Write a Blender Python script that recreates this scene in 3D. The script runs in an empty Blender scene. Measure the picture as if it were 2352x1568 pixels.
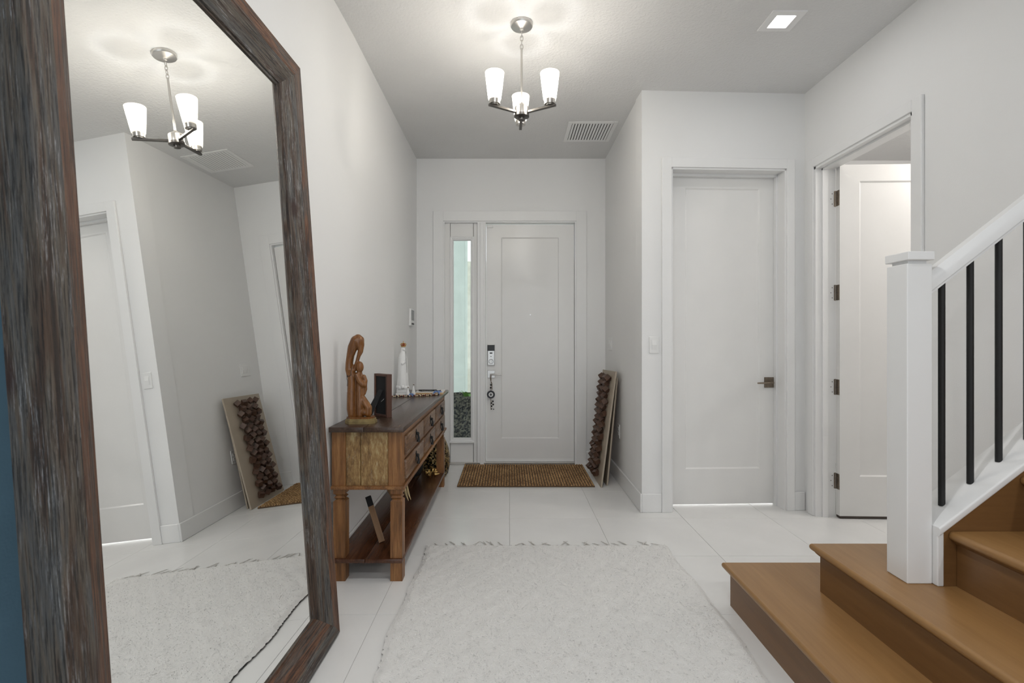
import bpy, bmesh, math, random
from mathutils import Vector, Matrix

random.seed(7)
scene = bpy.context.scene
COL = scene.collection

# ------------------------------------------------------------------ camera
F_PX = 1140.0          # focal length in pixels of the 2352 px wide frame
EYE = 1.25
cam_data = bpy.data.cameras.new('camera')
cam = bpy.data.objects.new('camera', cam_data)
COL.objects.link(cam)
cam.location = (0, 0, EYE)
cam.rotation_euler = (math.pi / 2, 0, 0)
cam_data.sensor_width = 36.0
cam_data.lens = 36.0 * F_PX / 2352.0
cam_data.shift_x = 7.0 / 2352.0
cam_data.shift_y = -5.0 / 2352.0
cam_data.clip_start = 0.05
cam_data.dof.use_dof = True
cam_data.dof.focus_distance = 3.4
cam_data.dof.aperture_fstop = 6.3
scene.camera = cam

# ------------------------------------------------------------------ world, exposure
world = bpy.data.worlds.new('world')
scene.world = world
world.use_nodes = True
bg = world.node_tree.nodes['Background']
bg.inputs[0].default_value = (0.90, 0.955, 1.0, 1)
bg.inputs[1].default_value = 2.15
scene.view_settings.view_transform = 'Standard'
scene.view_settings.look = 'None'
scene.view_settings.gamma = 1.0
scene.view_settings.use_curve_mapping = False
scene.view_settings.exposure = 0.0
BULB_W = 12.0           # each chandelier bulb
GLOBE_L = 19.0        # glow of each bulb globe
DOWNLIGHT_W = 1.8      # each recessed downlight
FILL_DOWNLIGHT_W = 14.5 # each unseen downlight added to brighten the hall
SIDE_ROOM_W = 55.0     # ceiling panel of the room behind the open door

# ------------------------------------------------------------------ materials
MATS = {}

def nodes_of(m):
    m.use_nodes = True
    nt = m.node_tree
    b = nt.nodes.get('Principled BSDF')
    return nt, b

def plain(name, col, rough=0.5, metal=0.0, spec=None, bump=None, coat=0.0, var=0.0, vscale=6.0):
    """procedural surface: base colour, slow noise variation, fine noise bump"""
    m = bpy.data.materials.new(name)
    nt, b = nodes_of(m)
    b.inputs['Base Color'].default_value = (*col, 1)
    b.inputs['Roughness'].default_value = rough
    b.inputs['Metallic'].default_value = metal
    if spec is not None:
        b.inputs['Specular IOR Level'].default_value = spec
    if coat:
        b.inputs['Coat Weight'].default_value = coat
        b.inputs['Coat Roughness'].default_value = 0.15
    tc = nt.nodes.new('ShaderNodeTexCoord')
    if var:
        n = nt.nodes.new('ShaderNodeTexNoise'); n.inputs['Scale'].default_value = vscale
        n.inputs['Detail'].default_value = 4
        r = nt.nodes.new('ShaderNodeMapRange')
        r.inputs['From Min'].default_value = 0.3; r.inputs['From Max'].default_value = 0.7
        r.inputs['To Min'].default_value = 1 - var; r.inputs['To Max'].default_value = 1 + var
        mx = nt.nodes.new('ShaderNodeVectorMath'); mx.operation = 'SCALE'
        mx.inputs[0].default_value = col
        nt.links.new(tc.outputs['Object'], n.inputs['Vector'])
        nt.links.new(n.outputs['Fac'], r.inputs['Value'])
        nt.links.new(r.outputs['Result'], mx.inputs['Scale'])
        nt.links.new(mx.outputs['Vector'], b.inputs['Base Color'])
    if bump:
        sc, st, det = bump
        n2 = nt.nodes.new('ShaderNodeTexNoise'); n2.inputs['Scale'].default_value = sc
        n2.inputs['Detail'].default_value = det
        bp = nt.nodes.new('ShaderNodeBump'); bp.inputs['Strength'].default_value = st
        bp.inputs['Distance'].default_value = 0.004
        nt.links.new(tc.outputs['Object'], n2.inputs['Vector'])
        nt.links.new(n2.outputs['Fac'], bp.inputs['Height'])
        nt.links.new(bp.outputs['Normal'], b.inputs['Normal'])
    MATS[name] = m
    return m

def wood(name, axis, cols, rough=0.45, scale=9.0, stretch=0.06, bump=0.35, contrast=(0.3, 0.7), streak=None, knots=False, fine=1.0):
    """grain stretched along one local axis; cols = ramp stops (pos, rgb)"""
    m = bpy.data.materials.new(name)
    nt, b = nodes_of(m)
    N, L = nt.nodes, nt.links
    tc = N.new('ShaderNodeTexCoord')
    oi = N.new('ShaderNodeObjectInfo')
    mp = N.new('ShaderNodeMapping')
    s = [1.0, 1.0, 1.0]; s[axis] = stretch
    mp.inputs['Scale'].default_value = s
    off = N.new('ShaderNodeVectorMath'); off.operation = 'SCALE'
    off.inputs[0].default_value = (3.1, 4.7, 5.3)
    L.new(oi.outputs['Random'], off.inputs['Scale'])
    L.new(tc.outputs['Object'], mp.inputs['Vector'])
    add = N.new('ShaderNodeVectorMath'); add.operation = 'ADD'
    L.new(mp.outputs['Vector'], add.inputs[0]); L.new(off.outputs['Vector'], add.inputs[1])
    n1 = N.new('ShaderNodeTexNoise'); n1.inputs['Scale'].default_value = scale
    n1.inputs['Detail'].default_value = 6; n1.inputs['Roughness'].default_value = 0.62
    n1.inputs['Distortion'].default_value = 0.6
    L.new(add.outputs['Vector'], n1.inputs['Vector'])
    n2 = N.new('ShaderNodeTexNoise'); n2.inputs['Scale'].default_value = scale * 7 * fine
    n2.inputs['Detail'].default_value = 5; n2.inputs['Roughness'].default_value = 0.7
    L.new(add.outputs['Vector'], n2.inputs['Vector'])
    mixf = N.new('ShaderNodeMath'); mixf.operation = 'MULTIPLY_ADD'
    mixf.inputs[1].default_value = 0.45
    L.new(n2.outputs['Fac'], mixf.inputs[0])
    m2 = N.new('ShaderNodeMath'); m2.operation = 'MULTIPLY'; m2.inputs[1].default_value = 0.55
    L.new(n1.outputs['Fac'], m2.inputs[0]); L.new(m2.outputs[0], mixf.inputs[2])
    ramp = N.new('ShaderNodeValToRGB')
    els = ramp.color_ramp.elements
    lo, hi = contrast
    while len(els) < len(cols):
        els.new(0.5)
    for e, (p, c) in zip(els, cols):
        e.position = lo + (hi - lo) * p; e.color = (*c, 1)
    L.new(mixf.outputs[0], ramp.inputs['Fac'])
    out = ramp.outputs['Color']
    if streak:
        scol, thr, amt, ssc = streak
        n3 = N.new('ShaderNodeTexNoise'); n3.inputs['Scale'].default_value = ssc
        n3.inputs['Detail'].default_value = 7; n3.inputs['Roughness'].default_value = 0.75
        mp3 = N.new('ShaderNodeVectorMath'); mp3.operation = 'ADD'; mp3.inputs[1].default_value = (11, 3, 7)
        L.new(add.outputs['Vector'], mp3.inputs[0]); L.new(mp3.outputs['Vector'], n3.inputs['Vector'])
        rr = N.new('ShaderNodeMapRange'); rr.inputs['From Min'].default_value = thr
        rr.inputs['From Max'].default_value = thr + 0.12; rr.inputs['To Max'].default_value = amt
        L.new(n3.outputs['Fac'], rr.inputs['Value'])
        mx = N.new('ShaderNodeMix'); mx.data_type = 'RGBA'
        L.new(rr.outputs['Result'], mx.inputs['Factor']); L.new(out, mx.inputs[6])
        mx.inputs[7].default_value = (*scol, 1)
        out = mx.outputs[2]
    if knots:
        mpk = N.new('ShaderNodeMapping'); sk = [9.0, 9.0, 9.0]; sk[axis] = 3.2
        mpk.inputs['Scale'].default_value = sk
        ak = N.new('ShaderNodeVectorMath'); ak.operation = 'ADD'
        L.new(tc.outputs['Object'], mpk.inputs['Vector'])
        L.new(mpk.outputs['Vector'], ak.inputs[0]); L.new(off.outputs['Vector'], ak.inputs[1])
        v = N.new('ShaderNodeTexVoronoi'); v.inputs['Scale'].default_value = 1.0
        L.new(ak.outputs['Vector'], v.inputs['Vector'])
        rk = N.new('ShaderNodeMapRange'); rk.inputs['From Min'].default_value = 0.07
        rk.inputs['From Max'].default_value = 0.15; rk.inputs['To Min'].default_value = 0.85; rk.inputs['To Max'].default_value = 0.0
        L.new(v.outputs['Distance'], rk.inputs['Value'])
        mk = N.new('ShaderNodeMix'); mk.data_type = 'RGBA'
        L.new(rk.outputs['Result'], mk.inputs['Factor']); L.new(out, mk.inputs[6])
        mk.inputs[7].default_value = (0.018, 0.008, 0.005, 1)
        out = mk.outputs[2]
    L.new(out, b.inputs['Base Color'])
    b.inputs['Roughness'].default_value = rough
    bp = N.new('ShaderNodeBump'); bp.inputs['Strength'].default_value = bump
    bp.inputs['Distance'].default_value = 0.003
    L.new(n2.outputs['Fac'], bp.inputs['Height']); L.new(bp.outputs['Normal'], b.inputs['Normal'])
    MATS[name] = m
    return m

def emitter(name, col, strength):
    m = bpy.data.materials.new(name); m.use_nodes = True
    nt = m.node_tree; nt.nodes.clear()
    e = nt.nodes.new('ShaderNodeEmission'); e.inputs[0].default_value = (*col, 1); e.inputs[1].default_value = strength
    o = nt.nodes.new('ShaderNodeOutputMaterial'); nt.links.new(e.outputs[0], o.inputs[0])
    MATS[name] = m
    return m

plain('wall_paint', (0.855, 0.855, 0.85), 0.62, bump=(170, 0.10, 3), var=0.01, vscale=1.5)
plain('gap_shade_blue', (0.17, 0.31, 0.42), 0.6, bump=(150, 0.1, 3), var=0.05)  # bluish shade behind the mirror, put into a wall colour
plain('trim_paint', (0.85, 0.85, 0.845), 0.34, var=0.008)
plain('door_paint', (0.82, 0.815, 0.80), 0.3, var=0.01)
plain('ceiling_paint', (0.74, 0.74, 0.735), 0.75, bump=(70, 1.0, 3), var=0.015, vscale=2)
plain('porcelain_tile', (0.82, 0.817, 0.805), 0.22, var=0.03, vscale=3.5, bump=(25, 0.02, 3))
plain('grout', (0.50, 0.49, 0.47), 0.9, var=0.05)
plain('porch_concrete', (0.45, 0.44, 0.42), 0.9, bump=(60, 0.3, 5), var=0.1)
plain('porch_stucco', (0.80, 0.86, 0.825), 0.85, bump=(90, 0.3, 5), var=0.05)
plain('garden_plaster', (0.86, 0.82, 0.72), 0.85, bump=(14, 0.6, 5), var=0.12, vscale=9)
plain('nickel', (0.62, 0.60, 0.57), 0.28, 1.0, bump=(300, 0.03, 2))
plain('dark_nickel', (0.16, 0.15, 0.14), 0.35, 1.0)
plain('chrome', (0.58, 0.58, 0.57), 0.34, 1.0)
plain('bronze', (0.23, 0.19, 0.15), 0.33, 1.0, var=0.2, vscale=60)
plain('black_plastic', (0.012, 0.012, 0.013), 0.35)
plain('black_iron', (0.006, 0.006, 0.006), 0.6)
plain('white_plastic', (0.84, 0.84, 0.83), 0.35)
plain('grey_screen', (0.16, 0.17, 0.17), 0.2)
plain('vent_dark', (0.02, 0.02, 0.02), 0.9)
plain('dark_gap', (0.07, 0.055, 0.045), 0.8)
plain('white_ceramic', (0.86, 0.86, 0.85), 0.35, bump=(40, 0.1, 3))
plain('gold', (0.70, 0.47, 0.18), 0.3, 1.0, bump=(200, 0.2, 3))
plain('dull_gold', (0.34, 0.26, 0.12), 0.45, 0.6, bump=(150, 0.3, 4), var=0.3, vscale=30)
plain('red_velvet', (0.25, 0.02, 0.015), 0.8)
plain('paper', (0.80, 0.78, 0.74), 0.8, var=0.03)
plain('book_edge', (0.62, 0.42, 0.22), 0.8, var=0.1)
plain('bead_black', (0.01, 0.01, 0.012), 0.25)
plain('bead_red', (0.16, 0.02, 0.012), 0.3)
plain('bead_cream', (0.72, 0.60, 0.42), 0.4)
plain('cord_brown', (0.12, 0.07, 0.035), 0.9)
plain('blue_fabric', (0.16, 0.26, 0.52), 0.85, bump=(200, 0.3, 3))
plain('glass_blue', (0.012, 0.013, 0.02), 0.12)
plain('glass_white', (0.8, 0.8, 0.8), 0.15)
plain('felt_black', (0.015, 0.015, 0.016), 0.8)
plain('straw', (0.48, 0.37, 0.20), 0.8, bump=(120, 0.4, 4), var=0.2, vscale=20)
plain('rug_wool', (0.80, 0.79, 0.77), 0.95, bump=(260, 0.8, 5), var=0.02, vscale=14)
plain('rug_thread', (0.60, 0.58, 0.55), 0.95)
plain('rug_dark_thread', (0.06, 0.06, 0.06), 0.95)
plain('leaf_green', (0.16, 0.34, 0.07), 0.5, var=0.3, vscale=14)
plain('panel_tan', (0.42, 0.355, 0.275), 0.5, var=0.04, bump=(120, 0.05, 3))
plain('cube_wood', (0.085, 0.044, 0.028), 0.38, var=0.35, vscale=22, bump=(90, 0.15, 5))

def jute():
    m = bpy.data.materials.new('jute'); nt, b = nodes_of(m)
    N, L = nt.nodes, nt.links
    tc = N.new('ShaderNodeTexCoord')
    n = N.new('ShaderNodeTexNoise'); n.inputs['Scale'].default_value = 55; n.inputs['Detail'].default_value = 6
    n0 = N.new('ShaderNodeTexNoise'); n0.inputs['Scale'].default_value = 5; n0.inputs['Detail'].default_value = 3
    r = N.new('ShaderNodeValToRGB')
    e = r.color_ramp.elements
    e[0].position = 0.34; e[0].color = (0.15, 0.068, 0.022, 1)
    e[1].position = 0.64; e[1].color = (0.56, 0.35, 0.16, 1)
    a = N.new('ShaderNodeMath'); a.operation = 'MULTIPLY_ADD'; a.inputs[1].default_value = 0.4
    mm = N.new('ShaderNodeMath'); mm.operation = 'MULTIPLY'; mm.inputs[1].default_value = 0.6
    L.new(tc.outputs['Object'], n.inputs['Vector']); L.new(tc.outputs['Object'], n0.inputs['Vector'])
    L.new(n.outputs['Fac'], mm.inputs[0]); L.new(n0.outputs['Fac'], a.inputs[0]); L.new(mm.outputs[0], a.inputs[2])
    L.new(a.outputs[0], r.inputs['Fac']); L.new(r.outputs['Color'], b.inputs['Base Color'])
    b.inputs['Roughness'].default_value = 0.9
    bp = N.new('ShaderNodeBump'); bp.inputs['Strength'].default_value = 0.6; bp.inputs['Distance'].default_value = 0.004
    n3 = N.new('ShaderNodeTexNoise'); n3.inputs['Scale'].default_value = 260; n3.inputs['Detail'].default_value = 3
    L.new(tc.outputs['Object'], n3.inputs['Vector']); L.new(n3.outputs['Fac'], bp.inputs['Height'])
    L.new(bp.outputs['Normal'], b.inputs['Normal'])
    MATS['jute'] = m
jute()

def mosaic():
    """bronze and gold flakes of the sequinned vase / mottled stone of the planter"""
    for nm, sc, c0, c1, rough, met in (('sequins', 75, (0.02, 0.014, 0.008), (0.50, 0.36, 0.16), 0.3, 0.7),
                                       ('mottled_stone', 60, (0.012, 0.014, 0.02), (0.17, 0.16, 0.13), 0.7, 0.0)):
        m = bpy.data.materials.new(nm); nt, b = nodes_of(m)
        N, L = nt.nodes, nt.links
        tc = N.new('ShaderNodeTexCoord')
        v = N.new('ShaderNodeTexVoronoi'); v.inputs['Scale'].default_value = sc
        r = N.new('ShaderNodeValToRGB'); e = r.color_ramp.elements
        e[0].position = 0.3; e[0].color = (*c0, 1); e[1].position = 0.85; e[1].color = (*c1, 1)
        sep = N.new('ShaderNodeSeparateColor')
        L.new(tc.outputs['Object'], v.inputs['Vector']); L.new(v.outputs['Color'], sep.inputs[0])
        L.new(sep.outputs[0], r.inputs['Fac']); L.new(r.outputs['Color'], b.inputs['Base Color'])
        b.inputs['Roughness'].default_value = rough; b.inputs['Metallic'].default_value = met
        bp = N.new('ShaderNodeBump'); bp.inputs['Strength'].default_value = 0.8; bp.inputs['Distance'].default_value = 0.005
        L.new(v.outputs['Distance'], bp.inputs['Height']); L.new(bp.outputs['Normal'], b.inputs['Normal'])
        MATS[nm] = m
mosaic()

def weathered(name, axis, stops, fleck, flecked):
    """reclaimed boards: broad patches of tan, slate and rust, fine dark grain, pale chalky flecks, knots"""
    m = bpy.data.materials.new(name); nt, b = nodes_of(m); N, L = nt.nodes, nt.links
    tc = N.new('ShaderNodeTexCoord'); oi = N.new('ShaderNodeObjectInfo')
    off = N.new('ShaderNodeVectorMath'); off.operation = 'SCALE'; off.inputs[0].default_value = (3.1, 4.7, 5.3)
    L.new(oi.outputs['Random'], off.inputs['Scale'])
    def noise(scale, stretch, detail, rough, shift, dist=0.0):
        mp = N.new('ShaderNodeMapping'); s_ = [1.0, 1.0, 1.0]; s_[axis] = stretch
        mp.inputs['Scale'].default_value = s_; mp.inputs['Location'].default_value = shift
        L.new(tc.outputs['Object'], mp.inputs['Vector'])
        ad = N.new('ShaderNodeVectorMath'); ad.operation = 'ADD'
        L.new(mp.outputs['Vector'], ad.inputs[0]); L.new(off.outputs['Vector'], ad.inputs[1])
        n = N.new('ShaderNodeTexNoise'); n.inputs['Scale'].default_value = scale; n.inputs['Detail'].default_value = detail
        n.inputs['Roughness'].default_value = rough; n.inputs['Distortion'].default_value = dist
        L.new(ad.outputs['Vector'], n.inputs['Vector'])
        return n.outputs['Fac']
    def ramp(fac, stops):
        r = N.new('ShaderNodeValToRGB'); e = r.color_ramp.elements
        while len(e) < len(stops): e.new(0.5)
        for q, (p_, c_) in zip(e, stops): q.position = p_; q.color = (*c_, 1)
        L.new(fac, r.inputs['Fac']); return r.outputs['Color']
    def mix(f, a, c_, blend='MIX'):
        x = N.new('ShaderNodeMix'); x.data_type = 'RGBA'; x.blend_type = blend
        if isinstance(f, float): x.inputs['Factor'].default_value = f
        else: L.new(f, x.inputs['Factor'])
        L.new(a, x.inputs[6])
        if isinstance(c_, tuple): x.inputs[7].default_value = (*c_, 1)
        else: L.new(c_, x.inputs[7])
        return x.outputs[2]
    def rng(fac, lo, hi, to):
        r = N.new('ShaderNodeMapRange'); r.inputs['From Min'].default_value = lo; r.inputs['From Max'].default_value = hi
        r.inputs['To Max'].default_value = to; L.new(fac, r.inputs['Value']); return r.outputs['Result']
    patch = ramp(noise(20, 0.07, 4, 0.6, (0, 0, 0), 1.2), stops)
    grain = noise(230, 0.04, 6, 0.75, (4, 9, 2), 0.3)
    dark = rng(grain, 0.53, 0.41, 0.88)
    col = mix(dark, patch, (0.011, 0.008, 0.007))
    fl = N.new('ShaderNodeMath'); fl.operation = 'MULTIPLY'
    L.new(rng(noise(260, 0.05, 6, 0.8, (7, 1, 5)), 0.54, 0.64, 1.0), fl.inputs[0])
    L.new(rng(noise(14, 0.25, 3, 0.6, (1, 8, 3)), 0.44, 0.58, flecked), fl.inputs[1])
    col = mix(fl.outputs[0], col, fleck)
    mpk = N.new('ShaderNodeMapping'); sk = [8.0, 8.0, 8.0]; sk[axis] = 3.0
    mpk.inputs['Scale'].default_value = sk; L.new(tc.outputs['Object'], mpk.inputs['Vector'])
    ak = N.new('ShaderNodeVectorMath'); ak.operation = 'ADD'; L.new(mpk.outputs['Vector'], ak.inputs[0]); L.new(off.outputs['Vector'], ak.inputs[1])
    v = N.new('ShaderNodeTexVoronoi'); v.inputs['Scale'].default_value = 1.0; L.new(ak.outputs['Vector'], v.inputs['Vector'])
    kn = rng(v.outputs['Distance'], 0.16, 0.08, 0.9)
    col = mix(kn, col, (0.030, 0.008, 0.005))
    L.new(col, b.inputs['Base Color']); b.inputs['Roughness'].default_value = 0.62
    bp = N.new('ShaderNodeBump'); bp.inputs['Strength'].default_value = 1.0; bp.inputs['Distance'].default_value = 0.004
    L.new(grain, bp.inputs['Height']); L.new(bp.outputs['Normal'], b.inputs['Normal'])
    MATS[name] = m
SLATE = [(0.32, (0.035, 0.024, 0.019)), (0.42, (0.085, 0.050, 0.032)), (0.50, (0.135, 0.112, 0.088)), (0.58, (0.095, 0.093, 0.092)), (0.66, (0.16, 0.145, 0.125)), (0.74, (0.075, 0.045, 0.03))]
RUST = [(0.32, (0.05, 0.024, 0.015)), (0.42, (0.15, 0.062, 0.029)), (0.50, (0.20, 0.092, 0.047)), (0.56, (0.11, 0.075, 0.057)), (0.62, (0.14, 0.105, 0.085)), (0.70, (0.21, 0.10, 0.05))]
for ax_, nm_ in ((1, 'y'), (2, 'z')):
    weathered('weathered_' + nm_, ax_, SLATE, (0.42, 0.42, 0.43), 0.85)
    weathered('rusty_' + nm_, ax_, RUST, (0.38, 0.36, 0.35), 0.45)

TABLE = [(0.0, (0.055, 0.021, 0.007)), (0.5, (0.23, 0.10, 0.032)), (1.0, (0.43, 0.22, 0.08))]
for ax, nm in ((0, 'x'), (1, 'y'), (2, 'z')):
    wood('table_' + nm, ax, TABLE, rough=0.42, scale=16, stretch=0.07, bump=0.45, contrast=(0.3, 0.7))
wood('table_top', 1, [(0, (0.028, 0.018, 0.013)), (0.5, (0.062, 0.036, 0.024)), (1, (0.12, 0.08, 0.055))], rough=0.26, scale=12, stretch=0.07, bump=0.4)
wood('table_shelf', 1, [(0, (0.03, 0.011, 0.006)), (0.5, (0.075, 0.028, 0.013)), (1, (0.13, 0.055, 0.025))], rough=0.24, scale=12, stretch=0.07, bump=0.35)
wood('table_patina', 2, [(0, (0.07, 0.035, 0.012)), (0.4, (0.20, 0.11, 0.04)), (0.7, (0.33, 0.20, 0.075)), (1, (0.47, 0.36, 0.18))],
     rough=0.5, scale=13, stretch=0.30, bump=0.6, contrast=(0.36, 0.64), streak=((0.58, 0.54, 0.40), 0.57, 0.75, 20))
wood('drawer_patina', 1, [(0, (0.05, 0.024, 0.012)), (0.5, (0.16, 0.078, 0.034)), (1, (0.31, 0.20, 0.115))],
     rough=0.36, scale=14, stretch=0.12, bump=0.5, contrast=(0.36, 0.64), streak=((0.46, 0.42, 0.35), 0.57, 0.65, 30))
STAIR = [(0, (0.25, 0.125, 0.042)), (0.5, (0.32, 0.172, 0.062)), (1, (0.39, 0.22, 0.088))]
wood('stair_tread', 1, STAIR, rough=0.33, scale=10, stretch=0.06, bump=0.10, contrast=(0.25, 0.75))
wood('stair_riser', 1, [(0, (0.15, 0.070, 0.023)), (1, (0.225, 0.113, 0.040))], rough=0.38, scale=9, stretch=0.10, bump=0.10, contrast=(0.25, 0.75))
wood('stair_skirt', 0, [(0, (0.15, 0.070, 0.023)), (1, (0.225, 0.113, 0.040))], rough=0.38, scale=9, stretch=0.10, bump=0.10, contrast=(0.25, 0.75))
wood('carved_wood', 2, [(0, (0.05, 0.018, 0.006)), (0.5, (0.19, 0.075, 0.02)), (1, (0.33, 0.15, 0.045))], rough=0.26, scale=14, stretch=0.16, bump=0.15)
wood('lath_wood', 2, [(0, (0.22, 0.12, 0.06)), (1, (0.38, 0.23, 0.125))], rough=0.6, scale=20, stretch=0.06, bump=0.3)
wood('frame_wood', 2, [(0, (0.055, 0.024, 0.016)), (1, (0.14, 0.062, 0.04))], rough=0.45, scale=22, stretch=0.05, bump=0.2)

m = bpy.data.materials.new('mirror_glass'); nt, b = nodes_of(m)
b.inputs['Base Color'].default_value = (0.955, 0.965, 0.955, 1); b.inputs['Metallic'].default_value = 1.0
b.inputs['Roughness'].default_value = 0.0
MATS['mirror_glass'] = m

m = bpy.data.materials.new('clear_glass'); m.use_nodes = True
nt = m.node_tree; nt.nodes.clear()
tr = nt.nodes.new('ShaderNodeBsdfTransparent'); tr.inputs[0].default_value = (0.93, 0.96, 0.94, 1)
gl = nt.nodes.new('ShaderNodeBsdfGlossy'); gl.inputs['Roughness'].default_value = 0.02
fr = nt.nodes.new('ShaderNodeFresnel'); fr.inputs[0].default_value = 1.45
mx = nt.nodes.new('ShaderNodeMixShader'); o = nt.nodes.new('ShaderNodeOutputMaterial')
nt.links.new(fr.outputs[0], mx.inputs[0]); nt.links.new(tr.outputs[0], mx.inputs[1]); nt.links.new(gl.outputs[0], mx.inputs[2])
nt.links.new(mx.outputs[0], o.inputs[0])
MATS['clear_glass'] = m

m = bpy.data.materials.new('frosted_glass'); m.use_nodes = True
nt = m.node_tree; nt.nodes.clear()
tl = nt.nodes.new('ShaderNodeBsdfTranslucent'); tl.inputs[0].default_value = (0.97, 0.95, 0.91, 1)
df = nt.nodes.new('ShaderNodeBsdfDiffuse'); df.inputs[0].default_value = (0.88, 0.86, 0.82, 1)
tp = nt.nodes.new('ShaderNodeBsdfTransparent'); tp.inputs[0].default_value = (0.98, 0.96, 0.92, 1)
mx = nt.nodes.new('ShaderNodeMixShader'); mx.inputs[0].default_value = 0.25
mx2 = nt.nodes.new('ShaderNodeMixShader'); mx2.inputs[0].default_value = 0.60
o = nt.nodes.new('ShaderNodeOutputMaterial')
nt.links.new(tl.outputs[0], mx.inputs[1]); nt.links.new(df.outputs[0], mx.inputs[2])
nt.links.new(mx.outputs[0], mx2.inputs[1]); nt.links.new(tp.outputs[0], mx2.inputs[2]); nt.links.new(mx2.outputs[0], o.inputs[0])
MATS['frosted_glass'] = m
emitter('led_lens', (1.0, 0.98, 0.95), 9.0)
emitter('bulb_glow', (1.0, 0.93, 0.83), GLOBE_L)
emitter('diffuser_glow', (1.0, 0.95, 0.88), 5.0)

# ------------------------------------------------------------------ mesh helpers
def wloc(o):
    v = Vector((0, 0, 0))
    while o is not None:
        v += o.location; o = o.parent
    return v

def obj(name, bm, mat, parent=None, w=True, smooth=None):
    """link bm as ONE mesh object; w=True: bm is in world coordinates, else local to the parent"""
    if parent is not None and w:
        bmesh.ops.translate(bm, verts=bm.verts, vec=-wloc(parent))
    if smooth is not None:
        lim = math.radians(smooth)
        bm.normal_update()
        for f in bm.faces: f.smooth = True
        for e in bm.edges:
            if len(e.link_faces) == 2:
                e.smooth = e.calc_face_angle(0) < lim
            else:
                e.smooth = False
    me = bpy.data.meshes.new(name)
    bm.to_mesh(me); bm.free()
    ms = mat if isinstance(mat, (list, tuple)) else [mat]
    for x in ms: me.materials.append(MATS[x])
    o = bpy.data.objects.new(name, me)
    COL.objects.link(o)
    if parent is not None: o.parent = parent
    return o

def tag(o, label, cat, group=None, kind=None):
    o['label'] = label; o['category'] = cat
    if group: o['group'] = group
    if kind: o['kind'] = kind
    return o

def thing(name, label, cat, loc=(0, 0, 0), group=None, kind=None, rot=None):
    o = bpy.data.objects.new(name, None); o.empty_display_size = 0.1
    COL.objects.link(o); o.location = loc
    if rot is not None: o.rotation_euler = rot
    return tag(o, label, cat, group, kind)

def B():
    return bmesh.new()

def box(bm, x0, x1, y0, y1, z0, z1, bev=0.0, seg=1, mi=0):
    r = bmesh.ops.create_cube(bm, size=1.0)
    vs = r['verts']
    sx, sy, sz = x1 - x0, y1 - y0, z1 - z0
    for v in vs:
        v.co = Vector((x0 + (v.co.x + 0.5) * sx, y0 + (v.co.y + 0.5) * sy, z0 + (v.co.z + 0.5) * sz))
    fs = set(f for v in vs for f in v.link_faces)
    for f in fs: f.material_index = mi
    if bev > 0:
        es = list(set(e for v in vs for e in v.link_edges))
        r2 = bmesh.ops.bevel(bm, geom=es, offset=bev, segments=seg, affect='EDGES', profile=0.5)
        for f in r2['faces']: f.material_index = mi
        vs = list(set(vs) & set(v for v in bm.verts if v.is_valid)) if False else None
    return bm

def prism(bm, poly, z0, z1, axis=2, mi=0):
    """extrude a 2D polygon along an axis; poly coords are the two other axes in cyclic order"""
    def P(a, b2, c):
        if axis == 2: return Vector((a, b2, c))
        if axis == 0: return Vector((c, a, b2))
        return Vector((b2, c, a))
    v0 = [bm.verts.new(P(a, b2, z0)) for a, b2 in poly]
    v1 = [bm.verts.new(P(a, b2, z1)) for a, b2 in poly]
    n = len(poly); fs = []
    for i in range(n):
        fs.append(bm.faces.new((v0[i], v0[(i + 1) % n], v1[(i + 1) % n], v1[i])))
    fs.append(bm.faces.new(list(reversed(v0)))); fs.append(bm.faces.new(v1))
    for f in fs: f.material_index = mi
    bmesh.ops.recalc_face_normals(bm, faces=fs)
    return bm

def tube(bm, pts, rad, seg=10, mi=0, cap=True):
    pts = [Vector(p) for p in pts]
    rads = rad if isinstance(rad, (list, tuple)) else [rad] * len(pts)
    rings = []
    prev = None
    for i, p in enumerate(pts):
        d = (pts[min(i + 1, len(pts) - 1)] - pts[max(i - 1, 0)]).normalized()
        if prev is None:
            u = d.orthogonal().normalized()
        else:
            u = (prev - d * prev.dot(d)).normalized()
        prev = u
        w2 = d.cross(u)
        rings.append([bm.verts.new(p + (u * math.cos(2 * math.pi * k / seg) + w2 * math.sin(2 * math.pi * k / seg)) * rads[i]) for k in range(seg)])
    fs = []
    for a, c in zip(rings[:-1], rings[1:]):
        for k in range(seg):
            fs.append(bm.faces.new((a[k], a[(k + 1) % seg], c[(k + 1) % seg], c[k])))
    if cap:
        fs.append(bm.faces.new(list(reversed(rings[0])))); fs.append(bm.faces.new(rings[-1]))
    for f in fs: f.material_index = mi
    return bm

def lathe(bm, prof, cx, cy, seg=24, mi=0, cap=True, sx=1.0, sy=1.0):
    """profile [(r, z)] turned about the vertical through cx, cy"""
    rings = []
    for r, z in prof:
        rings.append([bm.verts.new((cx + sx * r * math.cos(2 * math.pi * k / seg), cy + sy * r * math.sin(2 * math.pi * k / seg), z)) for k in range(seg)])
    fs = []
    for a, c in zip(rings[:-1], rings[1:]):
        for k in range(seg):
            fs.append(bm.faces.new((a[k], a[(k + 1) % seg], c[(k + 1) % seg], c[k])))
    if cap:
        fs.append(bm.faces.new(list(reversed(rings[0])))); fs.append(bm.faces.new(rings[-1]))
    for f in fs: f.material_index = mi
    return bm

def ball(bm, c, r, sub=1, scale=(1, 1, 1), mi=0):
    res = bmesh.ops.create_icosphere(bm, subdivisions=sub, radius=r)
    for v in res['verts']:
        v.co = Vector((v.co.x * scale[0], v.co.y * scale[1], v.co.z * scale[2])) + Vector(c)
    for f in set(f for v in res['verts'] for f in v.link_faces): f.material_index = mi
    return bm

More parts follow.
